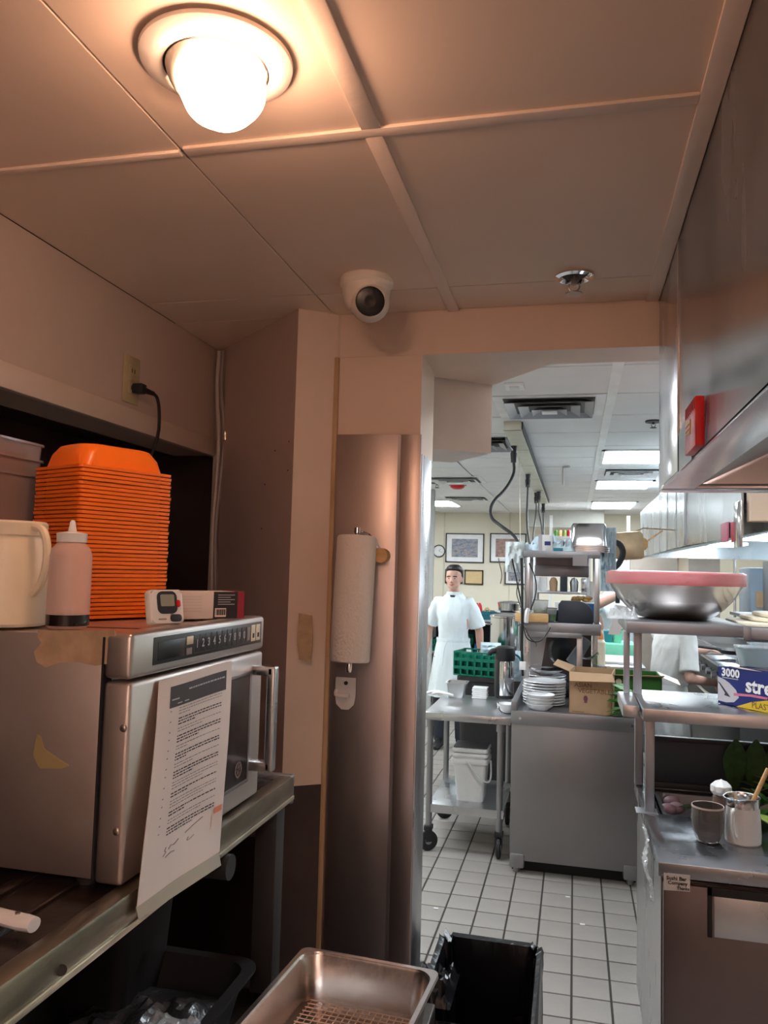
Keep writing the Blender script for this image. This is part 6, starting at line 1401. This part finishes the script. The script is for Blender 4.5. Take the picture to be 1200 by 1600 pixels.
def person(label, loc, rz, H=1.78, arms=None, lean=0.0, cloth=None, group=None, hat=None):
    s = H / 1.78
    root = thing('person', label, 'person', loc, rz, group)
    P = lambda x, y, z: V(x, y + (-(z - .95) * math.tan(lean) if z > .95 else 0), z) * s
    b = B()
    b.loft([ell(*(P(0, 0, z) [:2]), z * s, rx * s, ry * s) for z, rx, ry in ((.84, .10, .08), (.95, .155, .105), (1.08, .135, .095), (1.25, .160, .105), (1.38, .170, .100), (1.45, .120, .075), (1.49, .06, .055))])
    limb(b, P(0, .01, 1.44), P(0, -.012, 1.565), .056 * s, .052 * s)
    hc = P(0, -.02, 1.545)
    head(b, hc, s)
    for sx in (-1, 1):
        hip, kn, an = P(sx * .09, 0, .90), P(sx * .105, -.02, .50), P(sx * .11, .025, .09)
        limb(b, hip, kn, .085 * s, .055 * s); limb(b, kn, an, .056 * s, .036 * s, .06 * s)
    J = {}
    for sx, key in ((-1, 'L'), (1, 'R')):
        sh = P(sx * .168, .0, 1.40); el, wr, pal, curl = arms[key]
        el, wr = P(*el), P(*wr); J[key] = (sh, el, wr)
        limb(b, sh, el, .054 * s, .040 * s, .046 * s); limb(b, el, wr, .041 * s, .027 * s, .038 * s)
        hand(b, wr, (wr - el), pal, curl, s)
    q = remesh(b, .0075 * s, 2); q.build('body', skin_m, root)
    face(root, hc, s)
    if hat:
        b = B(); b.lathe([(.09, .135), (.093, .15), (.088, .20), (.07, .235), (0, .245)], c=hc + V(0, .005, 0), n=30, sy=1.18); b.build('cap', hat, root)
        b = B(); b.loft([ell(hc.x, hc.y + .03 * s, hc.z + z * s, rx * s, ry * s, 24) for z, rx, ry in ((.06, .078, .07), (.14, .084, .085))]); b.build('hair', hair_m, root)
    else: hair(root, hc, s)
    # tunic
    cl = cloth or cloth_m
    b = B()
    rr = [(.80, .168, .145), (.95, .160, .136), (1.06, .148, .122), (1.20, .152, .124), (1.32, .166, .124), (1.39, .168, .108), (1.44, .135, .090), (1.485, .088, .078), (1.50, .074, .068)]
    rings = []
    for z, rx, ry in rr:
        c_ = P(0, 0, z)
        ring = ell(c_.x, c_.y, z * s, rx * s, ry * s, 40, 2.6)
        ring = [(x * (1 + .018 * math.sin(7 * math.atan2(y, x) + z * 6)), y, zz + (.014 * s if z > 1.44 and y > c_.y else 0)) for x, y, zz in ring]
        rings.append(ring)
    b.loft(rings)
    for key, sx in (('L', -1), ('R', 1)):
        sh, el, wr = J[key]; e2 = sh.lerp(el, .86)
        d = (e2 - sh).normalized(); u = d.orthogonal().normalized(); w_ = d.cross(u); rg = []
        for t, r in ((-.25, .045), (0, .062), (.3, .066), (.7, .070), (1, .076)):
            p = sh.lerp(e2, t); rg.append([p + (u * math.cos(2 * PI * k / 20) + w_ * math.sin(2 * PI * k / 20)) * r * s * (1 + .05 * math.sin(k * 2.1 + t * 5)) for k in range(20)])
        b.loft(rg); b.ball(sh + V(-sx * .02, 0, .005) * s, .066 * s, 14)
    q = remesh(b, .009 * s, 7)
    for v_ in q.bm.verts:
        n_ = noise.noise(Vector((v_.co.x * 9, v_.co.y * 9, v_.co.z * 5))); n2 = noise.noise(Vector((v_.co.x * 26, v_.co.y * 20, v_.co.z * 11 + v_.co.x * 12))); v_.co += Vector((v_.co.x, v_.co.y, 0)).normalized() * (.011 * n_ + .007 * n2)
    q.build('tunic', cl, root)
    b = B(); c_ = P(0, 0, 1.49); b.lathe([(.073, -.01), (.078, .0), (.076, .028), (.070, .030), (.068, .0)], c=c_ + V(0, -.004, 0), n=30, sy=.95); b.build('collar', cl, root)
    b = B(); b.ball(P(0, -.066, 1.475), .030 * s, 12, sc=(1.1, .5, .7)); b.build('undershirt', trouser_m, root)
    # apron
    rings = []
    for z, rx, ry in ((.50, .240, .19), (.62, .225, .182), (.80, .200, .168), (.95, .178, .152), (1.03, .164, .140), (1.055, .162, .138)):
        c_ = P(0, 0, z); rg = []
        for k in range(72):
            a = 2 * PI * k / 72; f = 1 + (.030 * math.sin(a * 9 + 1.3) + .02 * math.sin(a * 17)) * min(1, (1.06 - z) / .25)
            rg.append((c_.x + rx * s * f * math.cos(a), c_.y + ry * s * f * math.sin(a), z * s))
        rings.append(rg)
    inner = [[(x * .975, y * .975, z) for x, y, z in r_] for r_ in rings]
    b = B(); b.loft(rings + inner[::-1], close=False); ap = b.build('apron', cl, root)
    b = B(); c_ = P(0, 0, 1.05); b.lathe([(1.0, -.018), (1.02, 0), (1.0, .018)], c=c_, n=40, sx=.166 * s, sy=.142 * s)
    for x in (-.02, .015): b.tube([P(x, -.156, 1.05), P(x * 2.4, -.172, .98), P(x * 3, -.18, .80)], .005, 6)
    b.build('waist_tie', cl, ap)
    # trousers and shoes
    b = B()
    for sx in (-1, 1): limb(b, P(sx * .095, 0, .88), P(sx * .105, -.01, .50), .105 * s, .085 * s); limb(b, P(sx * .105, -.01, .50), P(sx * .11, .02, .09), .085 * s, .075 * s)
    b.build('trousers', trouser_m, root)
    for sx in (-1, 1):
        b = B(); x = sx * .11 * s; b.loft([[(x + w_ * s * math.cos(a), (y - .02) * s, max(.0, h * s * (1 + math.sin(a)) / 2)) for a in [2 * PI * k / 14 for k in range(14)]] for y, w_, h in ((.10, .025, .07), (.07, .040, .10), (.0, .043, .11), (-.07, .046, .075), (-.13, .044, .055), (-.17, .02, .03))]); b.build('shoe', black_m, root)
    return root
# man facing the camera
q = at(710, 915, y=8.0)
person('young man in white short-sleeved tunic and apron walking towards the camera', (q.x, 8.0, 0), -.10, 1.80,
       dict(L=((-.255, .02, 1.15), (-.27, -.05, .91), (1, .2, 0), .45), R=((.25, .05, 1.14), (.255, .10, .89), (-1, .2, 0), .6)))
# cook leaning over the range, turned away to the right
q = at(1040, 1000, y=6.3)
person('cook in white tunic reaching over the range, head hidden behind the big bowl', (q.x, 6.3, 0), math.radians(125), 1.66,
       dict(L=((-.26, .02, 1.10), (-.24, -.24, 1.06), (1, 0, -.3), .7), R=((.20, -.26, 1.25), (.14, -.50, 1.27), (0, 0, -1), .8)), lean=math.radians(10), cloth=cloth2_m, hat=cloth2_m)
# cook left of the bowl
q = at(950, 940, y=7.6)
person('cook in white tunic working with raised forearm, mostly hidden left of the big bowl', (at(962, 940, y=7.6).x, 7.6, 0), math.radians(30), 1.90,
       dict(L=((-.27, -.05, 1.36), (-.10, -.30, 1.50), (1, 0, -.3), .8), R=((.26, -.05, 1.20), (.10, -.30, 1.30), (-1, 0, -.3), .8)), hat=cloth2_m)
# what the cooks hold
q = at(965, 942, y=7.25); b = B(); b.cyl(q, q + V(.0, -.02, .09), .02, .02, 10); o = solo('knife_grip', b, black_m, 'black handle held by the left cook', 'utensil', q)
b = B(); q = at(962, 965, y=5.9); b.slab([q + V(-.05, 0, -.12), q + V(.03, 0, -.12), q + V(.08, .02, .08), q + V(.0, .02, .09)], .004); solo('steel_sheet', b, steel_h, 'slanted grey steel tray held beside the bowl', 'tray', q)
q = at(1122, 1012, y=6.35); b = B(); b.lathe([(0, 0), (.10, 0), (.13, .03), (.126, .03), (.098, .005), (0, .005)], c=q + V(.12, .0, -.04), n=26); b.cyl(q + V(-.14, -.01, .005), q + V(.02, 0, -.01), .012, n=8); solo('frying_pan', b, blackmetal, 'black frying pan held by the cook at the range', 'pan', q)
